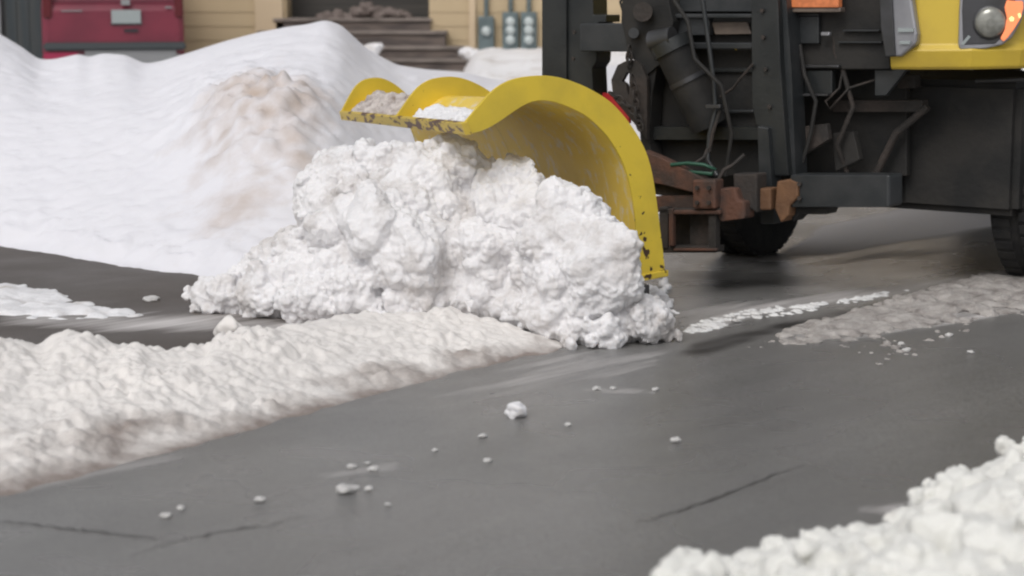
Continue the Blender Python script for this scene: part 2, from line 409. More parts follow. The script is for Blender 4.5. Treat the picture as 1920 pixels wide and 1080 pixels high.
def driveway():
    us = np.linspace(-700, 700, 200); vs = np.linspace(0, 1, 70); P = np.zeros((70, 200, 3)); D = np.zeros((70, 200))
    for i, u in enumerate(us):
        for j, v in enumerate(vs):
            y0 = 700-(u+700)*.04; y = y0+(lerp_tab([(-700,400),(0,440),(370,500),(700,500)], u)-y0)*v
            q = G(u, y, .008); P[j, i] = q
            D[j, i] = max(.12*abs(mn.noise(Vector((u*.01, y*.03, 0)))), .42*math.exp(-((y-(600+.02*u))/24)**2)*sstep(u/200+.6), .30*math.exp(-((y-600)/18)**2)*(u > 380))
    return tag(grid_obj('driveway', P, DRV, D), kind='structure')
driveway()
g = MB(); g.add([(-400,-400,0),(400,-400,0),(400,400,0),(-400,400,0)], [(0,1,2,3)])
GR = snow_mat('ground_snow', (.74, .74, .77), (.5, .48, .46), .5, (.5, .8), bscale=3, bump=.4)
gr = g.build('ground', GR); tag(gr, kind='structure')
# road continues outside the detailed patch, beneath it
g = MB()
rd = Vector((.67, .74, 0)); rn = Vector((.74, -.67, 0)); c0 = Vector((1.3, 8.2, .002))
q = [c0-rd*60-rn*14+Vector((0,0,0)), c0-rd*60+rn*5, c0+rd*60+rn*5, c0+rd*60-rn*14]
g.add(q, [(0,1,2,3)])
tag(g.build('road', ROADM), kind='structure')

def crack(name, pts, w0):
    m = MB(); L = []
    dens = []
    for a, b in zip(pts[:-1], pts[1:]):
        n = max(2, int(math.hypot(b[0]-a[0], b[1]-a[1])/9))
        for k in range(n): t = k/n; dens.append((a[0]+(b[0]-a[0])*t, a[1]+(b[1]-a[1])*t))
    dens.append(pts[-1])
    W = [G(x, y+random.uniform(-2.2, 2.2), .0085) for x, y in dens]; vs = []
    for i, p in enumerate(W):
        d = (W[min(i+1, len(W)-1)]-W[max(i-1, 0)]).normalized(); s = Vector((-d.y, d.x, 0))
        ww = w0*random.uniform(.35, 1.1)*(.25+math.sin(math.pi*i/(len(W)-1)))
        vs += [p-s*ww, p+s*ww]
    m.add(vs, [(2*i, 2*i+1, 2*i+3, 2*i+2) for i in range(len(W)-1)])
    o = m.build(name, CRK, road); return o
CRK = mat('crack_black', (.075, .073, .071), (.11, .107, .104), .6, scale=20)
crack('crack', [(-40,974),(70,984),(180,996),(280,1008),(330,1015)], .0065)
crack('crack', [(240,1044),(330,1012),(420,996),(500,984),(570,964)], .006)
crack('crack', [(1190,980),(1270,958),(1340,932),(1400,912),(1455,885),(1510,872)], .0055)

# ================================================================ snow banks as land forms
CREST = [(-900,80),(-300,20),(-80,25),(0,64),(40,88),(72,112),(100,112),(150,101),(165,109),(190,100),(235,103),(270,120),(300,116),(345,102),(420,78),(480,62),(540,50),(575,46),(610,37),(640,47),(660,66),(680,85),(700,99),(745,123),(800,131),(870,136),(925,150),(960,152),(1120,120),(1400,150),(2600,150)]
BASE = [(-900,400),(-200,440),(0,466),(75,478),(150,492),(250,508),(370,522),(420,540),(600,545),(900,455),(1200,405),(1900,338),(2600,290)]
CRESTY = [(-900,17.5),(0,17),(150,16.5),(610,15.5),(760,16.2),(1200,18),(2600,22)]
def gsm(a, sg):
    k = np.exp(-.5*(np.arange(-3*sg, 3*sg+1)/sg)**2); k /= k.sum(); return np.convolve(np.pad(a, 3*sg, mode='edge'), k, 'valid')
def bank():
    pxs = np.arange(-900, 2601, 7.0)
    CRs = gsm(np.array([lerp_tab(CREST, q) for q in pxs]), 1); CYs = gsm(np.array([lerp_tab(CRESTY, q) for q in pxs]), 14)
    CRw = gsm(CRs, 12); BSs = gsm(np.array([lerp_tab(BASE, q) for q in pxs]), 4); T = np.concatenate([np.linspace(0, 1, 150), np.linspace(1.02, 2.2, 70)])
    P = np.zeros((len(T), len(pxs), 3)); D = np.zeros((len(T), len(pxs)))
    for i, px in enumerate(pxs):
        yb = BSs[i]+4*mn.noise(Vector((px*.015, 3, 0)))
        cy = CRs[i]; Yc = CYs[i]
        b = G(px, yb); c = PY(px, cy, Yc); H0 = max(.12, c.z); Hw = max(.12, PY(px, CRw[i], Yc).z)
        for j, t in enumerate(T):
            p = b.lerp(Vector((c.x, c.y, 0)), t)
            H = Hw+(H0-Hw)*sstep((t-.45)/.5)
            if t <= 1:
                k = (1-(1-min(1, t*1.0))**1.25)*.93+.07*sstep(t)
                z = H*k*sstep(t*10+.15)
            else:
                s = sstep((t-1)/.8); z = H*(1-s)+.45*s
            p.z = z
            # wide dirty heap lying on the bank's face
            hx, hy = to_px(p.x, p.y, p.z)
            m_ = math.exp(-(((hx-480)/140)**2+((hy-240)/88)**2))
            lum = m_*(.20+.08*fbm(p, 4, 2.5)+.07*vor(p, 5.5)+.045*vor(p, 12))
            env = sstep(t*6)*(1-sstep((t-.93)/.07)) if t <= 1 else 0
            rough_ = .018*fbm(p, 4, 1.7)*env + (.018*vor(p, 7)+.010*vor(p, 16))*.5*env*sstep(abs(mn.noise(p*.9+Vector((0, 3, 0))))*4-.3) + .008*fbm(p, 3, 9)*env*(.3+2*abs(mn.noise(p*1.1))) + (.085*abs(fbm(p, 4, 5)))*math.exp(-(t/.13)**2)*sstep(t*14)
            if t <= 1.0: p.z += rough_+lum*env
            if t == 0: p.z = -.02
            P[j, i] = p
            d = .60*math.exp(-(((hx-500)/175)**2+((hy-255)/110)**2))*(.85+.9*abs(mn.noise(p*6))) + .32*math.exp(-(((hx-400)/180)**2+((hy-420)/70)**2)) + .25*math.exp(-(t/.05)**2)
            D[j, i] = 1.25*d*(.75+.5*mn.noise(Vector((p.x*1.5, p.y*1.5, 0))))
    return grid_obj('snowbank', P, S_BANK, D)
tag(bank(), kind='structure')
# yard snow lying up to the house
def yard():
    xs = np.arange(-12, 14, .08); ys = np.arange(19.5, 27.3, .12); P = np.zeros((len(ys), len(xs), 3))
    for j, y in enumerate(ys):
        for i, x in enumerate(xs):
            z = .30+.52*sstep((y-20)/4)+.03*fbm((x, y, 0), 3, .8)
            px = 960+F_PX*x/y
            z -= .55*sstep((905+12*mn.noise(Vector((y*2, 0, 0)))-px)/75)
            z += .05*fbm((x, y, 0), 3, 2.5)
            P[j, i] = (x, y, z)
    return tag(grid_obj('yard_snow', P, S_WHITE), kind='structure')
yard()

# ---------------------------------------------------------------- windrow in the foreground left
NEAR = [(-900,1190),(0,944),(150,903),(300,862),(500,806),(700,748),(850,708),(960,680),(1060,656)]
TOPY = [(-900,650),(-200,640),(0,640),(45,655),(70,672),(95,655),(110,636),(150,630),(185,642),(215,660),(240,656),(262,658),(275,668),(340,672),(385,668),(400,655),(440,640),(470,632),(540,618),(620,604),(760,590),(880,594),(960,612),(1010,632),(1060,652)]
RH = [(-900,.22),(0,.20),(300,.17),(560,.14),(800,.11),(900,.085),(1000,.05),(1060,.005)]
def windrow():
    pxs = np.arange(-900, 1060.1, 3.5); T = np.concatenate([np.linspace(0, 1, 130), np.linspace(1.015, 1.5, 36)])
    P = np.zeros((len(T), len(pxs), 3)); D = np.zeros((len(T), len(pxs)))
    TO = gsm(np.array([lerp_tab(TOPY, q) for q in pxs]), 2); TW = gsm(TO, 25)
    for i, px in enumerate(pxs):
        yn = lerp_tab(NEAR, px)+7*mn.noise(Vector((px*.018, 1, 0)))+1.5*mn.noise(Vector((px*.05, 1, 0)))
        a = G(px, yn); h = lerp_tab(RH, px); c = G(px, TW[i], h); hz = max(0, (TW[i]-TO[i]))*c.y/F_PX; hz2 = (TW[i]-TO[i])*c.y/F_PX
        for j, t in enumerate(T):
            p = a.lerp(Vector((c.x, c.y, 0)), t)
            if t <= 1: z = h*(sstep(t*1.05)*.75+.25*t)
            else: z = h*(1-sstep((t-1)/.42))
            env = sstep(t*3.2)*(1-sstep((t-1.2)/.3))*min(1, h/.1)
            edge = math.exp(-((t-.16)/.16)**2)
            p.z = z
            lumps = (.050*abs(fbm(p, 4, 4.2))+.026*abs(fbm(p, 3, 13)))*(.5+1.8*abs(mn.noise(p*1.6)))+(.026*vor(p, 10)+.016*vor(p, 22))*(.35+1.8*abs(mn.noise(p*2.1+Vector((5, 0, 0)))))
            p.z += env*(lumps*(.62+.2*edge)+.018*fbm(p, 3, 2.2)*(1-sstep((t-.8)/.2)))
            p.z += hz2*math.exp(-((t-.95)/.16)**2)*min(1, h/.1)
            if j == 0: p.z = -.02
            P[j, i] = p
            st = Vector((p.x*.67+p.y*.74, (p.x*.74-p.y*.67)*5, 0))
            D[j, i] = .78*math.exp(-(t/.20)**2)+.34*math.exp(-((t-.32)/.14)**2)*(.3+2*abs(mn.noise(p*2.5)))+.20*mn.noise(st*1.3)
            if px > 860: D[j, i] += .25*sstep((px-860)/150)
    o = grid_obj('snow_windrow', P, S_ROW, D)
    return tag(o, 'long low ridge of dirty trampled snow crossing the foreground left beside bare asphalt', 'snow ridge')
windrow()
# ice strip left between the two bare stretches of the driveway
def strip():
    mb = MB(); poly = [(-500,530),(0,533),(70,540),(125,556),(170,574),(240,584),(310,592),(200,602),(0,600),(-500,620)]
    for _ in range(620):
        x = random.uniform(-500, 310); y = random.uniform(530, 615)
        if not in_poly(x, y, poly): continue
        e = edge_dist(x, y, poly); p = G(x, y); r = random.uniform(.05, .13)*min(1, .35+e/25)
        mb.bm(blob_bm((p.x, p.y, 0), r, .2, 2, .38))
    return tag(remeshed('snow_strip', mb, .018, S_WHITE, (.01, 8), (.003, 30), 3), 'smooth white tongue of packed snow between two bare asphalt stretches at the left edge', 'snow patch')
strip()

# ================================================================ snow pushed by the plow
PILE = [(343,562),(347,532),(372,524),(405,526),(424,500),(436,474),(455,482),(490,448),(545,436),(575,420),(552,395),(548,360),(560,330),(592,290),(640,278),(668,282),(716,274),(735,268),(760,274),(790,268),(830,274),(872,282),(905,298),(922,318),(940,292),(988,292),(1012,330),(1030,362),(1066,364),(1085,362),(1110,372),(1150,398),(1166,420),(1190,432),(1193,548),(1238,570),(1268,598),(1280,640),(1180,650),(1092,662),(1062,652),(1020,632),(985,622),(880,600),(700,604),(560,606),(520,604),(450,590),(400,594),(350,583)]
PG = [(343,584),(400,594),(450,592),(560,608),(700,615),(880,625),(985,635),(1062,655),(1092,664),(1180,652),(1280,642)]
def pile():
    mb = MB(); R0 = random.Random(11)
    VAL = [(940,318),(905,370),(872,420),(845,470),(830,520)]; VAL2 = [(700,300),(735,350),(770,400)]
    def pos(x, y, back=0):
        back += .30*math.exp(-(min(edge_dist(x, y, VAL[i:i+2]) for i in range(4))/30)**2)+.12*math.exp(-(min(edge_dist(x, y, VAL2[i:i+2]) for i in range(2))/20)**2)
        back += (.24*mn.noise(Vector((x*.0085, y*.011, 2.5)))+.10*mn.noise(Vector((x*.02, y*.024, 6.5))))*sstep((edge_dist(x, y, PILE)-10)/50)
        g0 = G(x, lerp_tab(PG, x)); k = .72
        n = Vector((0, -1, k)).normalized()
        p = PP(x, y, g0, n); d = ray(x, y).normalized()
        p = p+Vector((0, back, 0)); return p
    # core
    for x in range(370, 1290, 22):
        for y in range(250, 670, 22):
            if in_poly(x, y, PILE) and edge_dist(x, y, PILE) > 20:
                e = edge_dist(x, y, PILE); r = min(.20, e/377*.95)
                p = pos(x, y, r*1.0+.02); 
                if x > 1130 and y < 560: p.y = min(p.y, 9.95)
                mb.bm(blob_bm(p, r, .1, 1))
                if p.z > .2: mb.bm(blob_bm((p.x, p.y+.1, p.z*.45), max(r, .12), .1, 1))
    n = 0
    while n < 520:
        x = R0.uniform(340, 1285); y = R0.uniform(250, 665)
        if not in_poly(x, y, PILE): continue
        e = edge_dist(x, y, PILE)
        rp = 9*(1-R0.random())**-.75; rp = min(rp, 70)          # many crumbs, few boulders
        if rp < 14 and mn.noise(Vector((x*.016, y*.02, 9))) < -.02: continue
        rp = min(rp, max(8, e*1.05))
        if e < rp*.82: continue
        r = rp/380; p = pos(x, y, R0.uniform(-.05, .05)+r*.35)
        if y > 560: p.y = max(p.y, G(x, lerp_tab(PG, x)).y+r*.5)
        mb.bm(hull_bm(p, r*1.05, R0.choice([10, 14, 20])) if (R0.random() < .3 and rp < 26) else blob_bm(p, r, .45 if rp < 30 else .3, 2 if rp < 30 else 3)); n += 1
    for bx, by, br in ((388, 554, 34), (600, 345, 46), (655, 320, 44), (790, 330, 60), (960, 340, 40), (720, 400, 48)):
        p = pos(bx, by, .02); mb.bm(blob_bm(p, br/375, .12, 3))
    return tag(remeshed('plowed_snow', mb, .0072, S_PILE, (.020, 9), (.0045, 38), 1, crumb=(.006, 30)),
        'big churning heap of broken white snow rolling in front of the yellow plow blade', 'snow pile')
pile()
def near_bank():
    mb = MB(); R0 = random.Random(5)
    LIFT = 5
    top = [(1248,1080),(1267,1056),(1325,1040),(1337,1067),(1387,1047),(1431,1027),(1475,1022),(1478,1002),(1514,994),(1559,1005),(1564,980),(1609,969),(1653,974),(1698,952),(1720,913),(1759,908),(1798,891),(1848,885),(1853,863),(1870,835),(1940,828),(2100,760),(2400,640),(2700,560)]
    top = [(x, y-LIFT) for x, y in top]
    poly = top+[(2700,1700),(900,1700),(1000,1300)]
    E = [(x, y+58) for x, y in top]
    def pos(x, y):
        g0 = G(x, min(lerp_tab(E, x), 1500)); n = Vector((-.2, -.35, 1)).normalized()
        # gently domed sheet: rises quickly from the road edge, then runs nearly level towards the camera
        e = max(0, y-lerp_tab(top, x)); z = .06+.17*sstep(e/90)
        return G(x, y, z)
    for x in range(1060, 2700, 26):
        for y in range(560, 1640, 26):
            if in_poly(x, y, poly) and edge_dist(x, y, poly) > 26:
                p = pos(x, y); mb.bm(blob_bm((p.x, p.y, p.z-.13), .14, .15, 1)); mb.bm(blob_bm((p.x, p.y, .02), .14, .1, 1))
    n = 0
    while n < 620:
        x = R0.uniform(1100, 2300); y = R0.uniform(800, 1350)
        if not in_poly(x, y, poly): continue
        e = edge_dist(x, y, poly); rp = min(60, 13*(1-R0.random())**-.7); rp = min(rp, max(11, e))
        if e < rp*.8: continue
        p = pos(x, y); r = rp/640; q = (p.x, p.y, p.z-r*.1+R0.uniform(-.01, .03))
        mb.bm(hull_bm(q, r*1.1, 16) if R0.random() < .55 else blob_bm(q, r, .4, 2)); n += 1
    # loose block at the left tip of the bank
    p = G(1290, 1066, .04); mb.bm(blob_bm((p.x, p.y, .04), .055, .3, 2))
    return tag(remeshed('snow_pile', mb, .010, S_NEAR, (.014, 10), (.005, 36), 1, crumb=(.006, 26)), 'bright lumpy snow bank nearest the camera in the lower right corner', 'snow pile')
near_bank()

# ---------------------------------------------------------------- slush and loose lumps
def scatter(name, poly, n, rr, flat, m, lab, cat, seed, voxel=.010, kind=None, d=(.008, 20)):
    mb = MB(); R0 = random.Random(seed); k = 0; xs = [p[0] for p in poly]; ys = [p[1] for p in poly]
    while k < n:
        x = R0.uniform(min(xs), max(xs)); y = R0.uniform(min(ys), max(ys))
        if not in_poly(x, y, poly): continue
        e = edge_dist(x, y, poly); p = G(x, y); r = R0.uniform(*rr)*(.45+.55*min(1, e/22))
        if mn.noise(Vector((x*.03, y*.08, seed))) < -.12 and R0.random() < .8: k += .3; continue
        mb.bm(blob_bm((p.x, p.y, r*flat*.35), r, .35, 2, flat)); k += 1
    o = remeshed(name, mb, voxel, m, d, (.004, 50), 2, zmin=-.02)
    return tag(o, lab, cat, kind=kind)
scatter('slush_ridge', [(1440,642),(1500,612),(1560,596),(1640,572),(1740,545),(1860,512),(1990,485),(2100,470),(2100,560),(1920,588),(1840,600),(1760,612),(1700,622),(1600,640),(1500,650)], 600, (.035, .095), .36, S_SLUSH,
    'lumpy brown slush ridge curving across the road at the right edge', 'slush', 3)
scatter('slush_trail', [(1282,622),(1330,598),(1400,584),(1480,574),(1560,566),(1640,552),(1705,540),(1700,552),(1620,566),(1540,580),(1480,594),(1400,600),(1330,622),(1290,628)], 210, (.025, .055), .34, S_TRAIL,
    None, None, 4, voxel=.006, kind='stuff')
scatter('slush_patch', [(1640,700),(1500,600),(1440,630),(1380,660),(1440,662),(1560,640),(1720,622),(1860,590),(1960,580),(1800,640)], 60, (.010, .028), .5, S_SLUSH,
    None, None, 8, voxel=.006, kind='stuff')
scatter('slush_patch', [(1180,560),(1250,520),(1256,560),(1270,590),(1225,590)], 40, (.03, .06), .9, S_WHITE, None, None, 9, kind='stuff')
def chunk(x, y, wpx, label, m=S_WHITE, flat=.85, group=None, name='snow_chunk'):
    p = G(x, y); sc = math.hypot(p.x, p.y)/F_PX; r = wpx*.5*sc
    mb = MB(); mb.bm(blob_bm((0, 0, r*flat*.8), r*.85, .3, 3, flat), smooth=True)
    for _ in range(5):
        a = random.uniform(0, 6.3); mb.bm(blob_bm((math.cos(a)*r*.5, math.sin(a)*r*.5, r*.35*flat), r*.45, .4, 2, flat), smooth=True)
    o = remeshed(name, mb, max(.003, r*.10), m, (r*.08, .35/r), (r*.03, 1.2/r), 1, zmin=-.01); o.location = (p.x, p.y, .004)
    return tag(o, label, 'snow chunk', group)
chunk(968, 784, 42, 'fist sized white snow ball alone in the middle of the wet road')
chunk(1267, 832, 24, 'small grey snow lump on the asphalt right of the white ball', S_FLEC, .6)
chunk(649, 925, 38, 'flat pale slush lump left of a smaller one in the lower left road', S_FLEC, .5)
chunk(692, 922, 20, 'small pale lump close right of the flat slush lump on the road', S_FLEC, .6)
chunk(262, 664, 22, 'round snow lump on the crest of the windrow', S_ROW, 1.0)
chunk(430, 640, 62, 'pair of rounded snow lumps sitting on the far crest of the foreground windrow', S_ROW, .8)
chunk(283, 566, 34, 'small white ice lump lying on the bare asphalt left of the snow heap', S_FLEC, .35)
chunk(1232, 556, 26, 'white snow scrap on the dark road just behind the blade foot', S_WHITE, .3)
chunk(905, 822, 22, 'faint slush crumb below the white snow ball', S_FLEC, .4)
chunk(488, 942, 24, 'greyish slush crumb left of the two pale lumps on the road', S_FLEC, .4)
for x, y, w_ in [(700,884,26),(660,880,22),(727,950,16),(1120,733,22),(1150,732,16),(1228,734,18),(815,848,14),(915,868,20),(340,958,20),(312,972,24),(690,872,14),(1065,800,16),(1380,606,20),(1700,660,18),(1780,632,20),(1690,648,16),(1820,664,14)]:
    chunk(x, y, w_, 'tiny slush crumb scattered on the wet asphalt', S_FLEC, .45, 'tiny slush crumbs scattered on the road')

# ================================================================ plow truck
TH = R(35); TF = Vector((-math.sin(TH), -math.cos(TH), 0)); TR = Vector((math.cos(TH), -math.sin(TH), 0)); UP = Vector((0, 0, 1))
AX = Vector((2.27, 11.93, 0))
truck = empty('plow_truck', AX, 'big yellow municipal plow truck with dark front hitch and raised yellow curled blade', 'plow truck')
def W(l, f, z): return AX+TR*l+TF*f+UP*z
TM = Matrix(((TR.x, TF.x, 0, AX.x), (TR.y, TF.y, 0, AX.y), (0, 0, 1, 0), (0, 0, 0, 1)))
def tp(px, py, f): return PP(px, py, AX+TF*f, TF)     # photo pixel on the truck's transverse plane at f metres ahead of the axle
def slab(name, pts, f, th, m, parent=truck, bevel=.006):
    mb = MB(); mb.prism([tp(x, y, f) for x, y in pts], -TF*th); return mb.build(name, m, parent, bevel)
def rect(a, b, c, d): return [(a, b), (c, b), (c, d), (a, d)]
def slabs(name, lst, m, parent=truck, bevel=.006):
    mb = MB()
    for pts, f, th in lst: mb.prism([tp(x, y, f) for x, y in pts], -TF*th)
    return mb.build(name, m, parent, bevel)
def tub(name, pts, r, m, parent=truck, n=10):
    mb = MB(); mb.tube([tp(*p) for p in pts], r, n); return mb.build(name, m, parent)
# --- blade
PA = R(60); PD = Vector((-math.cos(PA), math.sin(PA), 0)); PN = Vector((-math.sin(PA), -math.cos(PA), 0))
A0 = PY(1024, 140, 9.9); PB = PP(1245, 518, A0, PD); LEN, SU, SV = 2.5, .55, .90
def uv(px, py):
    q = PP(px, py, A0, PD); return (q-PB).dot(PN), q.z
OUT = [uv(*p) for p in [(868,233),(922,169),(940,157),(960,147),(997,142),(1024,140.5),(1057,146),(1099,162),(1144,188),(1170,216),(1192,246),(1213,284),(1224,325),(1232,377),(1239,437),(1245,479),(1248,518)]]
INN = [uv(*p) for p in [(878,251),(900,249),(937,229),(960,211),(994,190),(1024,187),(1057,196),(1099,216),(1125,239),(1147,265),(1170,306),(1184,355),(1191,400),(1194,437),(1196,480),(1197,518)]]
def smooth_curve(c, n):     # resample by arc length
    c = np.array(c); d = np.r_[0, np.cumsum(np.hypot(*np.diff(c, axis=0).T))]; t = np.linspace(0, d[-1], n)
    r = np.stack([np.interp(t, d, c[:, 0]), np.interp(t, d, c[:, 1])], 1)
    for _ in range(2): r[1:-1] = (r[:-2]+2*r[1:-1]+r[2:])/4
    return r
INc = smooth_curve(INN, 48); OUc = smooth_curve(OUT, 48)
def S3(u, v, s):
    return PB*Vector((1,1,0)) if False else Vector((PB.x, PB.y, 0))+PN*(u*(1+(SU-1)*s))+PD*(LEN*s)+UP*(v*(1+(SV-1)*s))
def rib_mb(s, t):
    mb = MB(); n = len(INc); vs = []
    for off in (0, t):
        for c in (INc, OUc):
            for u, v in c: vs.append(S3(u, v, s)+PD*off)
    fs = []
    for i in range(n-1):
        fs.append((i, i+1, n+i+1, n+i)); fs.append((2*n+i, 3*n+i, 3*n+i+1, 2*n+i+1))
        fs.append((i, 2*n+i, 2*n+i+1, i+1)); fs.append((n+i, n+i+1, 3*n+i+1, 3*n+i))
    fs += [(0, n, 3*n, 2*n), (n-1, 3*n-1, 4*n-1, 2*n-1)]
    mb.add(vs, fs); return mb
def blade_mb():
    mb = MB(); n = len(INc); K = 16; vs = []; fs = []
    nrm = []
    for i in range(n):
        d = INc[min(i+1, n-1)]-INc[max(i-1, 0)]; d = d/np.hypot(*d); nrm.append((-d[1], d[0]))
    cen = INc.mean(0)
    for lay in (0, 1):
        for k in range(K+1):
            for i in range(n):
                u, v = INc[i]; a, b = nrm[i]
                if (a*(u-cen[0])+b*(v-cen[1])) < 0: a, b = -a, -b
                th = .012*lay
                vs.append(S3(u+a*th, v+b*th, k/K)+PD*(.004 if k == 0 else 0))
    N = (K+1)*n
    for lay in (0, 1):
        for k in range(K):
            for i in range(n-1):
                q = [lay*N+k*n+i, lay*N+k*n+i+1, lay*N+(k+1)*n+i+1, lay*N+(k+1)*n+i]; fs.append(tuple(q if lay else q[::-1]))
    for k in range(K):
        for i in (0, n-1): fs.append((k*n+i, (k+1)*n+i, N+(k+1)*n+i, N+k*n+i))
    for i in range(n-1):
        for k in (0, K): fs.append((k*n+i, k*n+i+1, N+k*n+i+1, N+k*n+i))
    mb.add(vs, fs, True); return mb
blade = blade_mb().build('plow_blade', SKIN, truck)
blade.modifiers.new('es', 'EDGE_SPLIT').split_angle = R(50)
tag(blade, 'yellow curled plow blade with open ribs, snow scuffed inside')
for s in (0, .5, 1): rib_mb(s, .014).build('rib', PLOW, blade, .003)
# lip bar
u0, v0 = OUT[0]; u1, v1 = INN[0]
def loft(sec, name, m, parent, s0=0, s1=1, K=8, bev=.004):
    mb = MB(); n = len(sec); vs = []
    for k in range(K+1):
        s = s0+(s1-s0)*k/K
        vs += [S3(u, v, s) for u, v in sec]
    fs = [(k*n+i, k*n+(i+1) % n, (k+1)*n+(i+1) % n, (k+1)*n+i) for k in range(K) for i in range(n)]
    fs += [tuple(range(n)), tuple(reversed(range(K*n, K*n+n)))]
    mb.add(vs, fs); return mb.build(name, m, parent, bev)
loft([(u0+.012, v0+.004), (u1+.016, v1-.006), (u1-.02, v1-.004), (u0-.025, v0+.012)], 'lip_bar', LIPM, blade, -.003, 1.01)
ub, vb = INN[-1]; uo, vo = OUT[-1]
loft([(ub+.015, vb+.005), (uo-.012, vb+.02), (uo-.012, vb-.012), (ub+.015, vb-.03)], 'bottom_flange', PLOW, blade, -.004, 1.0)
loft([(ub+.008, vb-.02), (ub-.02, vb-.02), (ub-.005, .02), (ub+.02, .02)], 'cutting_edge', STEELG, blade, 0, 1.0)
loft([(ub-.03, vb-.05), (ub-.07, vb-.05), (ub-.07, .05), (ub-.03, .05)], 'shoe', STEELG, blade, .0, .05, 2)
# snow caught on the hood of the blade between the ribs
def hood_snow(s0, s1, name, label, m, i0, i1, th):
    mb = MB(); R0 = random.Random(3)
    for _ in range(170):
        s = R0.uniform(s0, s1); t = R0.random(); i = i0+t*(i1-i0); k = int(i); fr = i-k
        u, v = INc[k]*(1-fr)+INc[min(k+1, 47)]*fr
        p = S3(u, v, s); h = th*(1-t*.7)
        mb.bm(blob_bm(p+UP*(.018+h*R0.random()), R0.uniform(.018, .04), .4, 2, .7))
    return tag(remeshed(name, mb, .008, m, (.01, 25), (.004, 60), 1), label, 'snow')
hood_snow(.06, .46, 'caught_snow', 'white snow caught on top of the blade hood between the near and middle ribs', S_WHITE, 1.5, 6.5, .02)
S_GREY = snow_mat('snow_grit', (.60, .55, .52), (.34, .29, .27), 14, (.4, .65), bump=.8)
hood_snow(.56, .97, 'caught_snow', 'gritty grey snow caught on top of the blade hood between the middle and far ribs', S_GREY, 1.5, 10, .03)

# --- push frame (rusty), hitch, mast
FH = 1.25
def bar_between(name, p, q, w_, h_, m, parent=truck):
    p, q = Vector(p), Vector(q); d = (q-p).normalized(); a = d.cross(UP).normalized(); b = a.cross(d)
    mb = MB(); mb.hexa([p-a*w_-b*h_, p+a*w_-b*h_, q+a*w_-b*h_, q-a*w_-b*h_, p-a*w_+b*h_, p+a*w_+b*h_, q+a*w_+b*h_, q-a*w_+b*h_])
    return mb.build(name, m, parent, .008)
slab('mast', rect(1016, -80, 1062, 215), 1.12, .12, BLACK)
slab('mast_channel', [(1062,-80),(1110,-80),(1112,28),(1136,28),(1136,42),(1122,42),(1118,116),(1110,128),(1114,214),(1062,214)], 1.10, .16, BLACK)
slab('mast_bracket', rect(1086, 44, 1182, 97), 1.20, .20, BEAM, bevel=.012)
slab('hitch_post', [(1408,-60),(1456,-60),(1463,120),(1478,330),(1452,330),(1440,240),(1418,236),(1410,200)], FH, .10, BLACK)
slab('hitch_post', [(1456,-60),(1470,-60),(1484,130),(1492,330),(1478,330),(1463,120)], FH-.05, .14, BEAM)
slab('hitch_post', [(1420,236),(1440,240),(1452,420),(1426,420)], FH+.04, .12, BEAM)
slab('hitch_post', [(1190,-60),(1246,-60),(1240,80),(1222,180),(1218,270),(1232,330),(1205,330),(1196,200)], FH, .12, DARK)
slabs('cross_bar', [(rect(1236, 26, 1416, 34), FH-.02, .08), (rect(1236, 34, 1330, 66), FH-.06, .05), (rect(1240, -60, 1412, 22), FH-.10, .06), (rect(1232, 80, 1412, 92), FH-.03, .08)], BEAM)
slabs('cross_bar', [(rect(1222, 238, 1424, 262), FH-.04, .10), (rect(1250, 128, 1416, 136), FH-.12, .04)], BLACK)
slabs('cross_bar', [(rect(1330, 206, 1412, 212), FH-.10, .03), (rect(1300, 178, 1412, 186), FH-.16, .03)], BEAM)
slab('tan_panel', [(1333,42),(1401,41),(1409,64),(1340,65)], FH-.09, .012, TAN)  # flat slanted tan panel between the cross bars
slab('back_plate', rect(1205, -60, 1480, 330), FH-.145, .02, DARK)
# lift cylinder
cyl = tub('lift_cylinder', [(1262, 92, FH+.10), (1330, 235, FH-.02)], .105, DARK, n=24)
tub('rod_eye', [(1222, 78, FH+.16), (1262, 70, FH+.16)], .060, STEELG, cyl, 20)
tub('cylinder_collar', [(1254, 76, FH+.11), (1264, 96, FH+.10)], .118, BLACK, cyl, 24)
tub('cylinder_band', [(1288, 145, FH+.055), (1292, 153, FH+.05)], .112, STEELG, cyl, 24)
slab('lift_arm', [(1168,-40),(1240,-60),(1262,40),(1250,110),(1214,140),(1176,100),(1172,70),(1164,40)], FH+.02, .14, DARK)
tub('pivot_pin', [(1205, 22, FH+.10), (1206, 22, FH-.1)], .055, RUSTD, n=18)
tub('pivot_pin', [(1188, 62, FH+.09), (1188, 62, FH-.1)], .03, BEAM, n=14)
# chain plate and chain
def chain_plate():
    mb = MB(); outer = [(1176,113),(1192,113),(1202,122),(1213,148),(1213,262),(1196,240),(1150,185),(1146,150),(1158,122)]
    hole = [(1176,134),(1180,138),(1180,176),(1177,178),(1174,158),(1166,152)]
    f = 1.30
    o3 = [tp(x, y, f) for x, y in outer]; h3 = [tp(x, y, f) for x, y in hole]
    tri = mg.tessellate_polygon([o3, h3]); allp = o3+h3; n = len(allp); th = -TF*.03
    fs = []
    for a, b, c in tri: fs.append((a, b, c)); fs.append((n+c, n+b, n+a))
    no = len(o3)
    for i in range(no): j = (i+1) % no; fs.append((i, j, n+j, n+i))
    for i in range(len(hole)): j = (i+1) % len(hole); fs.append((no+i, no+j, n+no+j, n+no+i))
    mb.add([tuple(p) for p in allp]+[tuple(p+th) for p in allp], fs)
    return mb.build('chain_plate', RUSTD, truck)
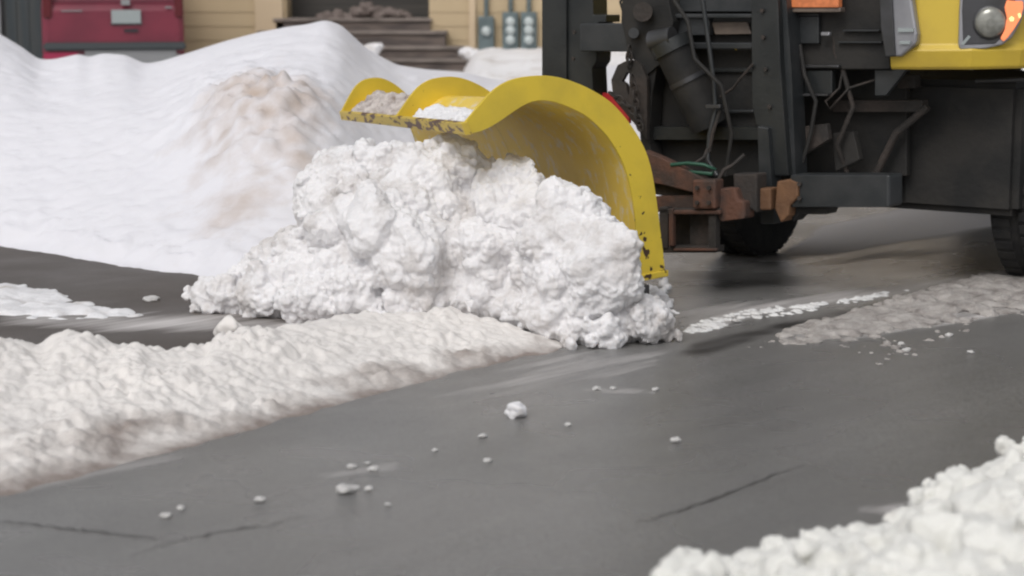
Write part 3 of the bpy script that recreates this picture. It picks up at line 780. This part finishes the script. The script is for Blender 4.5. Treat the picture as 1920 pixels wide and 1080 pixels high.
def link(mb, c, d, side, L=.032, Wd=.019, r=.0065):
    pts = []
    for k in range(15):
        a = 2*math.pi*k/14; pts.append(c+d*(L*math.cos(a))+side*(Wd*math.sin(a)))
    mb.tube(pts, r, 6, False)
def chain(pts, name='chain', m=None):
    mb = MB(); P3 = [tp(*p) for p in pts]; L = 0; segs = [(b-a).length for a, b in zip(P3[:-1], P3[1:])]; tot = sum(segs); n = max(2, int(tot/.046))
    for k in range(n+1):
        t = tot*k/n; i = 0
        while i < len(segs)-1 and t > segs[i]: t -= segs[i]; i += 1
        d = (P3[i+1]-P3[i]).normalized(); c = P3[i]+d*min(t, segs[i])
        s1 = d.cross(TF).normalized(); s2 = d.cross(s1).normalized()
        link(mb, c, d, s1 if k % 2 else s2)
    return mb.build(name, m or RUSTD, truck)
chain_plate()
chain([(1180, 96, 1.32), (1180, 118, 1.32)])
chain([(1186, 150, 1.36), (1190, 172, 1.36), (1193, 200, 1.36), (1198, 226, 1.36)])
chain([(1150, 178, 1.36), (1166, 190, 1.36), (1180, 200, 1.36), (1192, 214, 1.36), (1200, 236, 1.36)])
slab('wing_panel', [(1112,172),(1150,176),(1176,204),(1180,232),(1150,214),(1112,190)], 1.0, .03, RED)
slab('chain_guide', [(1204,120),(1218,122),(1222,200),(1216,300),(1200,286)], 1.2, .06, RUSTD)
# rusty A frame
slab('push_arm', [(1205,282),(1240,296),(1322,336),(1330,360),(1310,364),(1232,344),(1205,340)], 1.55, .07, RUST)
slab('push_arm', [(1205,325),(1300,358),(1292,372),(1205,362)], 1.48, .10, RUSTD)
slab('push_arm', [(1228,368),(1300,366),(1302,392),(1232,398)], 1.52, .08, RUST)
slab('pivot_block', rect(1298, 337, 1341, 392), 1.62, .10, RUST, bevel=.012)
slab('pivot_block', [(1341,354),(1378,352),(1384,376),(1396,378),(1396,410),(1350,416),(1341,400)], 1.56, .12, RUST, bevel=.012)
slab('pivot_block', [(1374,326),(1419,326),(1419,400),(1376,372)], 1.50, .12, RUSTD, bevel=.01)
slab('pivot_block', rect(1408, 353, 1445, 394), 1.46, .10, RUSTO, bevel=.01)
slab('pivot_block', [(1456,340),(1478,336),(1496,344),(1496,370),(1480,386),(1478,404),(1464,418),(1452,392)], 1.44, .12, RUSTO, bevel=.01)
slabs('caster_frame', [(rect(1236, 388, 1252, 466), 1.58, .05), (rect(1236, 391, 1350, 401), 1.58, .06), (rect(1293, 400, 1330, 466), 1.50, .04), (rect(1236, 462, 1342, 474), 1.57, .10), (rect(1328, 400, 1342, 470), 1.58, .05), (rect(1256, 400, 1294, 462), 1.40, .03)], RUSTD)
slabs('caster_frame', [(rect(1254, 391, 1262, 462), 1.60, .03), (rect(1262, 466, 1343, 471), 1.60, .03), (rect(1262, 394, 1350, 402), 1.60, .03)], RUST)
# hoses
tub('hose', [(1315, -20, FH+.14), (1338, 150, FH+.12), (1342, 205, FH+.12), (1330, 255, FH+.14), (1327, 300, FH+.14), (1345, 330, FH+.16)], .013, BEAM, n=8)
tub('hose', [(1350, 208, FH+.13), (1336, 250, FH+.15), (1330, 285, FH+.15)], .010, RUSTD, n=8)
tub('hose', [(1258, 309, FH+.30), (1290, 306, FH+.30), (1320, 309, FH+.29), (1342, 318, FH+.28), (1335, 326, FH+.28), (1290, 322, FH+.28)], .010, GREEN, n=8)
tub('hose', [(1300, 308, FH+.28), (1320, 295, FH+.25), (1326, 280, FH+.2)], .009, RUSTD, n=8)
tub('hose', [(1396, 290, FH+.18), (1374, 310, FH+.22), (1358, 318, FH+.24), (1346, 338, FH+.26)], .011, RUSTD, n=8)
tub('hose', [(1412, 120, FH+.02), (1386, 150, FH+.02), (1374, 166, FH), (1350, 182, FH)], .008, RUSTD, n=8)
tub('hose', [(1562, 0, 1.0), (1564, 100, 1.02), (1580, 130, 1.0), (1574, 165, 1.02), (1548, 190, 1.05), (1556, 205, 1.05), (1592, 165, 1.0), (1640, 150, .95)], .007, RUSTD, n=8)
tub('hose', [(1170, -10, 1.22), (1163, 4, 1.22), (1168, 20, 1.22)], .008, DARK, n=8)
slabs('hose_clamp', [(rect(1322, 196, 1350, 203), FH+.17, .03)], STEELG)
slabs('bracket', [([(1484,240),(1550,232),(1554,262),(1490,300)], 1.06, .05)], RUSTD)
slabs('bracket', [([(1560,250),(1600,246),(1612,300),(1566,322)], .95, .05)], DARK)
slabs('gusset', [([(1640,130),(1700,130),(1660,180),(1640,180)], .98, .04)], BEAM)
for bx, by in ((1430, 20), (1432, 70), (1436, 130), (1444, 200), (1078, 60), (1076, 110), (1308, 352), (1330, 352), (1308, 380), (1330, 380), (1500, 345), (1500, 372)):
    q = tp(bx, by, 1.63 if 1300 < bx < 1340 else (1.43 if bx == 1500 else FH+.005)); mb = MB(); mb.tube([q, q+TF*.014], .012, 6, smooth=False); mb.build('bolt', RUSTD, truck)
tub('hose', [(1244, -30, FH+.16), (1290, 40, FH+.17), (1302, 110, FH+.2), (1352, 160, FH+.18), (1372, 250, FH+.1), (1360, 330, FH+.1)], .012, DARK, n=8)
tub('hose', [(1500, 84, 1.08), (1508, 140, 1.1), (1530, 190, 1.1), (1520, 250, 1.1), (1500, 320, 1.1)], .012, DARK, n=8)
tub('hose', [(1580, 130, 1.0), (1600, 200, .98), (1570, 270, 1.0), (1590, 330, .9)], .014, RUSTD, n=8)
tub('stay_rod', [(1640, 330, .80), (1680, 250, .80), (1740, 200, .80)], .022, RUSTD, n=8)
# bumper beam
def beam_box():
    a = tp(1488, 328, 1.42); l0 = (a-AX).dot(TR); z0, z1 = .0, .0
    top = tp(1692, 328, 1.42); bot = tp(1692, 389, 1.42)
    l1 = (top-AX).dot(TR)
    mb = MB(); mb.prism([tp(1480, 328, 1.42), tp(1668, 328, 1.42), tp(1668, 389, 1.42), tp(1480, 389, 1.42)], -TF*.17)
    return mb.build('bumper_beam', BEAM, truck, .014)
beam_box()
slab('beam_bracket', [(1480,388),(1556,388),(1550,402),(1500,402),(1486,416)], 1.36, .12, DARK)
# --- truck body: dark grille area, radiator, frame, axle
gr0 = slab('grille', rect(1484, -120, 1668, 130), 1.02, .10, DARK)
slabs('louvre', [(rect(1490, 122, 1572, 128), 1.06, .04)], STEELG, gr0)
for q_ in (rect(1580, 56, 1648, 59), rect(1570, 78, 1652, 81)): slab('louvre', q_, 1.05, .03, BEAM, gr0, .002)
for q_ in (rect(1466, 26, 1534, 29), rect(1490, 176, 1552, 180)): slab('louvre', q_, 1.08, .04, STEELG, gr0, .002)
slab('radiator_panel', rect(1470, 30, 1535, 82), 1.06, .03, BEAM)
slab('air_vent', rect(1490, 132, 1560, 176), 1.04, .05, BLACK)
slab('latch', rect(1538, 60, 1555, 67), 1.09, .03, CHROME)
slab('marker_lamp', rect(1460, -30, 1572, 14), 1.14, .05, ORLAMP)
slab('lamp_base', rect(1458, 14, 1576, 23), 1.13, .06, TAN)
slabs('frame_rail', [(rect(1560, 188, 1730, 210), .80, .08)], RUSTD)
slabs('skid_plate', [(rect(1480, 130, 1700, 330), .72, .05), ([(1500,325),(1700,325),(1700,379),(1560,390),(1500,392)], .62, .05)], DARK)
mb = MB(); mb.box((-.95, -.75, .42), (1.0, .62, 1.15), TM, .04); mb.build('engine_bay', DARK, truck)
mb = MB(); mb.box((-.45, -4.5, .78), (.45, -.70, 1.02), TM); mb.box((-1.15, -4.9, 1.25), (1.15, -2.6, 1.35), TM); mb.build('chassis', DARK, truck)
mb = MB(); mb.box((-1.05, -.12, .36), (1.05, .12, .56), TM, .03); mb.build('front_axle', DARK, truck)
slab('shackle', rect(1682, 140, 1716, 166), .78, .08, RUSTD)
tub('tie_rod', [(1560, 345, .5), (1640, 270, .45), (1740, 190, .4), (1790, 178, .4)], .03, RUSTD, n=10)
tub('tie_rod', [(1830, 152, .62), (1940, 148, .60)], .014, STEELG, n=10)
def wheel(l, f=0, r=.52, wd=.32, steer=0):
    c = W(l, f, r); ax = TR.copy(); ax.rotate(Matrix.Rotation(steer, 3, 'Z'))
    M = Matrix.Translation(c) @ ax.to_track_quat('Z', 'Y').to_matrix().to_4x4()
    prof = [(r*.55, -wd*.42), (r*.72, -wd*.5), (r*.90, -wd*.5), (r*.965, -wd*.44), (r, -wd*.34), (r, -.03), (r*.975, -.025), (r*.975, .025), (r, .03), (r, wd*.34), (r*.965, wd*.44), (r*.90, wd*.5), (r*.72, wd*.5), (r*.55, wd*.42)]
    mb = MB(); mb.lathe(prof, M, 48); wh = mb.build('wheel', RUBBER, truck)
    mb = MB()
    for k in range(44):
        a = 2*math.pi*k/44
        for sd_ in (-1, 1):
            mm = M @ Matrix.Rotation(a+.07*(sd_ > 0), 4, 'Z') @ Matrix.Translation((r-.001, 0, sd_*wd*.24))
            mb.box((-.010, -.024, -.05), (.008, .024, .05), mm)
    mb.build('tread', RUBBER, wh)
    mb = MB(); mb.lathe([(r*.54, -wd*.30), (r*.54, wd*.30)], M, 32); mb.lathe([(.11, wd*.30), (.11, wd*.52), (.06, wd*.56)], M, 20); mb.build('rim', RUSTD, wh)
wheel(-.95); wheel(.95, .0)
wheel(-.92, -3.9); wheel(.92, -3.9)
# yellow hood: corner wrapped round the front, running back along the side
def hood():
    zb, zt = 1.235, 2.05
    path = [(.46, 1.08, 0), (.60, 1.06, 0), (.85, .96, .002), (1.04, .80, .004), (1.14, .62, .006), (1.18, .40, .008), (1.18, -.2, .01)]
    mb = MB()
    prof = [(0, 0, 0), (.012, .012, 1), (.030, .085, 1), (.006, .115, 1), (0, .50, 1), (-.06, .74, 1), (-.20, .84, 1)]
    def place(side):
        vs = []
        for i, (l, f, dz) in enumerate(path):
            a = path[max(0, i-1)]; b = path[min(len(path)-1, i+1)]
            d = Vector((b[0]-a[0], b[1]-a[1])).normalized(); nn = Vector((-d.y, d.x)); nn = nn if nn.dot(Vector((l, f))) > 0 else -nn
            for o_, z_, _ in prof:
                q = Vector((l, f))+nn*o_; vs.append(W(side*q.x, q.y, zb+z_+dz*2))
        n = len(prof); fs = [(i*n+k, i*n+k+1, (i+1)*n+k+1, (i+1)*n+k) for i in range(len(path)-1) for k in range(n-1)]
        mb.add(vs, fs, False)
    place(1)
    place(-1)
    # top skin
    vs = [W(-.60, .9, 2.06), W(.60, .9, 2.06), W(1.0, .55, 2.06), W(1.0, -.2, 2.12), W(-1.0, -.2, 2.12), W(-1.0, .55, 2.06)]
    mb.add(vs, [(0,1,2,3,4,5)])
    o = mb.build('hood', YEL, truck)
    s = o.modifiers.new('sol', 'SOLIDIFY'); s.thickness = .02; s.offset = -1
    b = o.modifiers.new('bev', 'BEVEL'); b.width = .01; b.segments = 3; b.limit_method = 'ANGLE'; b.angle_limit = R(25)
    return o
hood()
mb = MB(); mb.box((-1.15, -2.2, 1.3), (1.15, -.2, 2.1), TM, .05); mb.box((-1.1, -2.2, 2.1), (1.1, -.5, 3.0), TM, .08); cab = mb.build('cab', YEL, truck)
mb = MB(); mb.box((-1.0, -.52, 2.2), (1.0, -.48, 2.85), TM); mb.build('windscreen', GLASSD, cab)
mb = MB(); mb.box((-1.2, -5.0, 1.36), (1.2, -2.4, 2.4), TM, .04); mb.build('dump_body', YEL, truck)
FG = 1.13
# silver grille surround
FAST = [rect(1683, 53, 1712, 60), rect(1686, 77, 1706, 83)]
sur = slab('grille_surround', [(1646,-120),(1706,-120),(1709,0),(1719,64),(1717,82),(1688,106),(1660,106),(1654,60)], FG+.02, .06, CHROME, bevel=.012)
slabs('surround_edge', [([(1645,-120),(1670,-120),(1672,0),(1678,106),(1660,107),(1652,60)], FG+.035, .03)], STEELG, sur)
for q_ in FAST: slab('fastener', q_, FG+.035, .02, PLATE, sur, .002)
# headlight on the swept corner
HP = W(1.0, .93, 1.45); HD = (TF*.80+TR*.42).normalized(); HS = UP.cross(HD)
def hp(px, py, o=0): return PP(px, py, HP+HD*o, HD)
def hslab(name, pts, o, th, m, parent, bevel=.004):
    mb = MB(); mb.prism([hp(x, y, o) for x, y in pts], -HD*th); return mb.build(name, m, parent, bevel)
hl = hslab('headlight', [(1803,-60),(1925,-60),(1924,12),(1914,42),(1898,70),(1880,84),(1850,91),(1800,92),(1797,84),(1799,20)], 0, .05, CHROME, truck, .008)
hslab('bezel', [(1808,-50),(1900,-50),(1905,20),(1890,60),(1866,82),(1806,84),(1804,20)], .006, .01, STEELG, hl)
def disc(px, py, rpx, o, th, m, name, parent, dome=.015):
    c = hp(px, py, o); r = rpx*(c-EYE).length/F_PX*1.0
    M = Matrix.Translation(c) @ HD.to_track_quat('Z', 'Y').to_matrix().to_4x4()
    mb = MB(); mb.lathe([(r, -th), (r, 0), (r*.85, dome*.45), (r*.6, dome*.8), (r*.25, dome)], M, 40); return mb.build(name, m, parent)
disc(1857, 42, 31, .012, .01, STEELG, 'lamp_ring', hl, .004)
disc(1857, 42, 27.5, .018, .01, LENS, 'lens', hl, .022)
hslab('turn_signal', [(1888,0),(1904,2),(1918,2),(1919,14),(1914,34),(1902,54),(1890,70),(1882,78),(1876,72),(1884,56),(1888,34),(1884,14)], .020, .02, AMBER, hl, .006)
hslab('bulb', [(1892,34),(1897,30),(1902,34),(1900,40),(1894,40)], .0225, .01, HOT, hl, 0)
hslab('bulb', [(1908,26),(1913,24),(1915,30),(1911,35)], .0225, .01, HOT, hl, 0)
hslab('reflector', [(1802,82),(1816,66),(1820,69),(1806,86)], .010, .006, PLATE, hl, 0)
rebase(truck)

# ================================================================ background: house, steps, meters, car, shadow boards
HY = 26.0
def wx(px, Y=HY): return (px-960)/F_PX*Y*1.0/ _c*(_c)   # lateral metres at depth Y
def bz(py, Y=HY): return PY(960, py, Y).z
house = empty('house', (wx(1000), HY, .4), 'tan sided house with a dark porch recess behind the snowbank', 'house')
mb = MB()
x0, x1, Wz0 = wx(330), wx(2300), .2
# clapboards as real overlapping boards
zz = Wz0; bh = 26/145
def boards(mb, xa, xb, y, z0, z1):
    z = z0
    while z < z1:
        mb.hexa([(xa, y-.014, z), (xb, y-.014, z), (xb, y+.05, z), (xa, y+.05, z), (xa, y-.004, z+bh), (xb, y-.004, z+bh), (xb, y+.05, z+bh), (xa, y+.05, z+bh)]); z += bh
boards(mb, x0, wx(482), HY, Wz0, 5.2); boards(mb, wx(536), wx(541), HY, Wz0, 5.2); boards(mb, wx(806), x1, HY, Wz0, 5.2)
boards(mb, wx(541), wx(806), HY, 3.2, 5.2)
mb.hexa([(x0, HY+.05, Wz0), (wx(541), HY+.05, Wz0), (wx(541), HY+7, Wz0), (x0, HY+7, Wz0), (x0, HY+.05, 5.2), (wx(541), HY+.05, 5.2), (wx(541), HY+7, 5.2), (x0, HY+7, 5.2)])
mb.hexa([(wx(806), HY+.05, Wz0), (x1, HY+.05, Wz0), (x1, HY+7, Wz0), (wx(806), HY+7, Wz0), (wx(806), HY+.05, 5.2), (x1, HY+.05, 5.2), (x1, HY+7, 5.2), (wx(806), HY+7, 5.2)])
mb.build('wall', SIDE, house)
mb = MB(); mb.box((wx(483), HY-.05, .2), (wx(535), HY+.05, 5.2)); mb.build('corner_board', SIDE2, house)
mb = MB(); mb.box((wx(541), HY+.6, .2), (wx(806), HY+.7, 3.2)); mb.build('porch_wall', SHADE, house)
mb = MB(); mb.box((wx(880), HY-.06, .6), (wx(892), HY-.03, 2.4)); mb.build('trim_board', SIDE2, house)
mb = MB(); xm = (x0+x1)/2
for sgn in (1, -1):
    pass
mb.hexa([(x0-.4, HY-.2, 5.2), (x1+.4, HY-.2, 5.2), (x1+.4, HY+3.5, 7.6), (x0-.4, HY+3.5, 7.6), (x0-.4, HY-.2, 5.32), (x1+.4, HY-.2, 5.32), (x1+.4, HY+3.5, 7.72), (x0-.4, HY+3.5, 7.72)])
mb.hexa([(x0-.4, HY+3.5, 7.6), (x1+.4, HY+3.5, 7.6), (x1+.4, HY+7.5, 5.2), (x0-.4, HY+7.5, 5.2), (x0-.4, HY+3.5, 7.72), (x1+.4, HY+3.5, 7.72), (x1+.4, HY+7.5, 5.32), (x0-.4, HY+7.5, 5.32)])
mb.build('roof', ROOFM, house); rebase(house)
# porch steps
steps = empty('porch_steps', (wx(720), 25.2, .5), 'weathered brown stone steps widening downward in front of the tan house', 'steps')
st = [(808, 36, 59, HY-.05), (836, 60, 87, HY-.38), (867, 89, 112, HY-.71), (896, 113, 134, HY-1.04), (915, 135, 160, HY-1.37)]
for i, (xr, yt, yb, Y) in enumerate(st):
    z1 = bz(yt, Y); z0 = .15
    mb = MB(); mb.box((wx(520-i*30, Y), Y, z0), (wx(xr, Y), HY+.5 if i == 0 else st[i-1][3]+.02, z1-.03)); s_ = mb.build('step', CONCR, steps, .01)
    mb = MB(); mb.box((wx(516-i*30, Y), Y-.03, z1-.028), (wx(xr+3, Y), (HY+.55 if i == 0 else st[i-1][3]+.02), z1+.012)); mb.build('tread', NOSE, s_, .008)
rebase(steps)
# debris heap on the porch top
mb = MB(); R0 = random.Random(2)
for _ in range(60):
    px = R0.uniform(600, 770); py = R0.uniform(0, 1)
    hh = 26*math.exp(-((px-690)/65)**2)+4
    p = PY(px, 36-hh*py*.8, HY+.15+R0.uniform(0, .2)); mb.bm(blob_bm(p, R0.uniform(.05, .09), .3, 2, .7))
tag(remeshed('leaf_heap', mb, .02, mat('leaf_brown', (.19, .155, .14), (.13, .105, .095), .9, scale=8), (.015, 12), (.005, 40), 1), 'low brownish heap lying at the top of the porch steps', 'heap')
# snow lumps on the step ends
def yard_lump(px, py, Y, r, lab):
    mb = MB()
    for _ in range(9):
        p = PY(px+random.uniform(-1, 1)*r*90, py+random.uniform(-.3, .6)*r*90, Y); mb.bm(blob_bm(p, r*random.uniform(.5, .9), .3, 2, .8))
    tag(remeshed('snow_clump', mb, .02, S_WHITE, (.01, 10), (.004, 30), 1), lab, 'snow clump')
yard_lump(880, 102, HY-1.0, .13, 'rounded white snow clump on the right end of the lower porch steps')
yard_lump(700, 90, 23, .10, 'thin snow scrap against the left side of the porch steps')
# utility meters
for k, (px, py0, lab) in enumerate([(912, 30, 'faded leftmost utility meter stack on the tan wall'), (957, 22, 'middle grey utility meter stack between two others on the tan wall'), (991, 22, 'rightmost grey utility meter stack beside the truck mast')]):
    me_ = empty('utility_meter', (wx(px), HY-.1, bz(95)), lab, 'utility meter', 'utility meters on the tan house wall')
    mb = MB(); mb.box((wx(px-15), HY-.14, bz(97)), (wx(px+15), HY-.03, bz(py0))); mb.box((wx(px-4), HY-.10, bz(py0)), (wx(px+4), HY-.04, bz(-30))); mb.build('housing', METER, me_, .02)
    for yy in ((40, 56, 74) if k else (58,)):
        c = Vector((wx(px), HY-.145, bz(yy))); M = Matrix.Translation(c) @ Matrix.Rotation(R(90), 4, 'X')
        mb = MB(); mb.lathe([(.062, -.01), (.062, .03), (.05, .05), (.02, .058)], M, 20); mb.build('dial', METERF, me_)
    rebase(me_)
# red car, rear towards us
CY = 23.0
car = empty('parked_car', (wx(222, CY), CY, .35), 'crimson red SUV seen from behind above the left snowbank', 'car')
def cx(px): return wx(px, CY)
def cz(py): return bz(py, CY)
def car_body():
    mb = MB()
    prof = [(-.0, cz(112)), (.0, cz(78)), (.0, cz(20)), (.10, cz(-20)), (.45, cz(-110)), (2.6, cz(-115)), (3.3, cz(-25)), (4.4, cz(-10)), (4.5, cz(110))]
    a, b = cx(92), cx(350)
    L = []
    for y, z in prof:
        inset = .0 if z < cz(-20)+.01 else .16
        L.append([(a+inset, CY+y, z), (a+inset+.06, CY+y-.05*(y < .01), z), (b-inset-.06, CY+y-.05*(y < .01), z), (b-inset, CY+y, z)])
    vs = [p for r in L for p in r]; n = 4; fs = []
    for i in range(len(L)-1):
        for k in range(3): fs.append((i*n+k, i*n+k+1, (i+1)*n+k+1, (i+1)*n+k))
    m_ = len(L); fs.append(tuple(i*n for i in range(m_))); fs.append(tuple(i*n+3 for i in reversed(range(m_)))); fs.append((0, 1, 2, 3)[::-1]); fs.append(((m_-1)*n, (m_-1)*n+1, (m_-1)*n+2, (m_-1)*n+3)); fs.append((0, 3, (m_-1)*n+3, (m_-1)*n))
    mb.add(vs, fs); return mb.build('body', CAR, car, .02)
car_body()
mb = MB(); mb.box((cx(94), CY-.12, cz(93)), (cx(352), CY-.04, cz(78)), None, .02); mb.build('bumper', CARG, car)
mb = MB(); mb.box((cx(160), CY-.14, cz(124)), (cx(342), CY-.03, cz(92.5)), None, .05); mb.build('valance', CARL, car)
mb = MB(); mb.box((cx(94), CY-.10, cz(128)), (cx(158), CY-.03, cz(96)), None, .02); mb.build('lower_bumper', mat('car_red_low', (.34, .02, .07), None, .4), car)
pl = MB(); pl.box((cx(218), CY-.085, cz(43)), (cx(271), CY-.065, cz(18))); p_ = pl.build('licence_plate', PLATE, car)
mb = MB(); mb.box((cx(216), CY-.064, cz(46)), (cx(273), CY-.052, cz(43))); mb.build('plate_frame', CARG, car)
mb = MB(); mb.box((cx(236), CY-.09, cz(9)), (cx(252), CY-.055, cz(-2))); mb.build('badge', CARL, car)
mb = MB(); mb.box((cx(240), CY-.07, cz(59)), (cx(266), CY-.052, cz(54))); mb.build('tow_slot', GLASSD, car)
mb = MB(); mb.box((cx(128), CY-.065, cz(20.5)), (cx(166), CY-.053, cz(18.5))); mb.build('trim_strip', CARL, car); mb = MB(); mb.box((cx(316), CY-.065, cz(15)), (cx(328), CY-.053, cz(12))); mb.build('trim_strip', CARL, car)
mb = MB(); mb.box((cx(105), CY-.07, cz(-8)), (cx(340), CY-.04, cz(-14))); mb.build('rear_window', GLASSD, car)
for qa, qb in ((95, 112), (333, 349)):
    mb = MB(); mb.box((cx(qa), CY-.075, cz(34)), (cx(qb), CY+.05, cz(-30)), None, .02); mb.build('tail_lamp', mat('tail_lens', (.10, .008, .012), None, .2), car)
for px in (112, 330):
    M = Matrix.Translation((cx(px), CY+.9, .42+.3)) @ Matrix.Rotation(R(90), 4, 'Y'); mb = MB(); mb.lathe([(.22, -.11), (.34, -.11), (.36, -.07), (.36, .07), (.34, .11), (.22, .11)], M, 28); mb.build('wheel', RUBBER, car)
rebase(car)
_pv = Vector((cx(350), CY, .35)); car.rotation_euler.z = R(11.5)
car.location = _pv+Matrix.Rotation(R(11.5), 3, 'Z') @ (Vector(car.location)-_pv)
# dark boards added in place of the garage shadow left of the car
fn = empty('shade_boards', (wx(-200, 24), 24, .3), 'dark boards standing in for a garage shadow at the left edge beside the red car', 'shadow boards')
mb = MB(); px = -420
while px < 92:
    mb.box((wx(px, 24), 24, .2), (wx(px+22, 24), 24.03, 2.1+random.uniform(-.01, .01))); px += 23
mb.build('boards', GARSHADE, fn)
mb = MB(); mb.box((wx(-420, 24), 24.035, .6), (wx(92, 24), 24.08, .7)); mb.box((wx(-420, 24), 24.035, 1.7), (wx(92, 24), 24.08, 1.8)); mb.build('rail', GARSHADE, fn)
mb = MB(); mb.box((wx(-20, 24), 23.93, .2), (wx(12, 24), 23.99, 2.25)); mb.build('grey_strip', CARL, fn)  # pale grey strip at the left end of the view
rebase(fn)
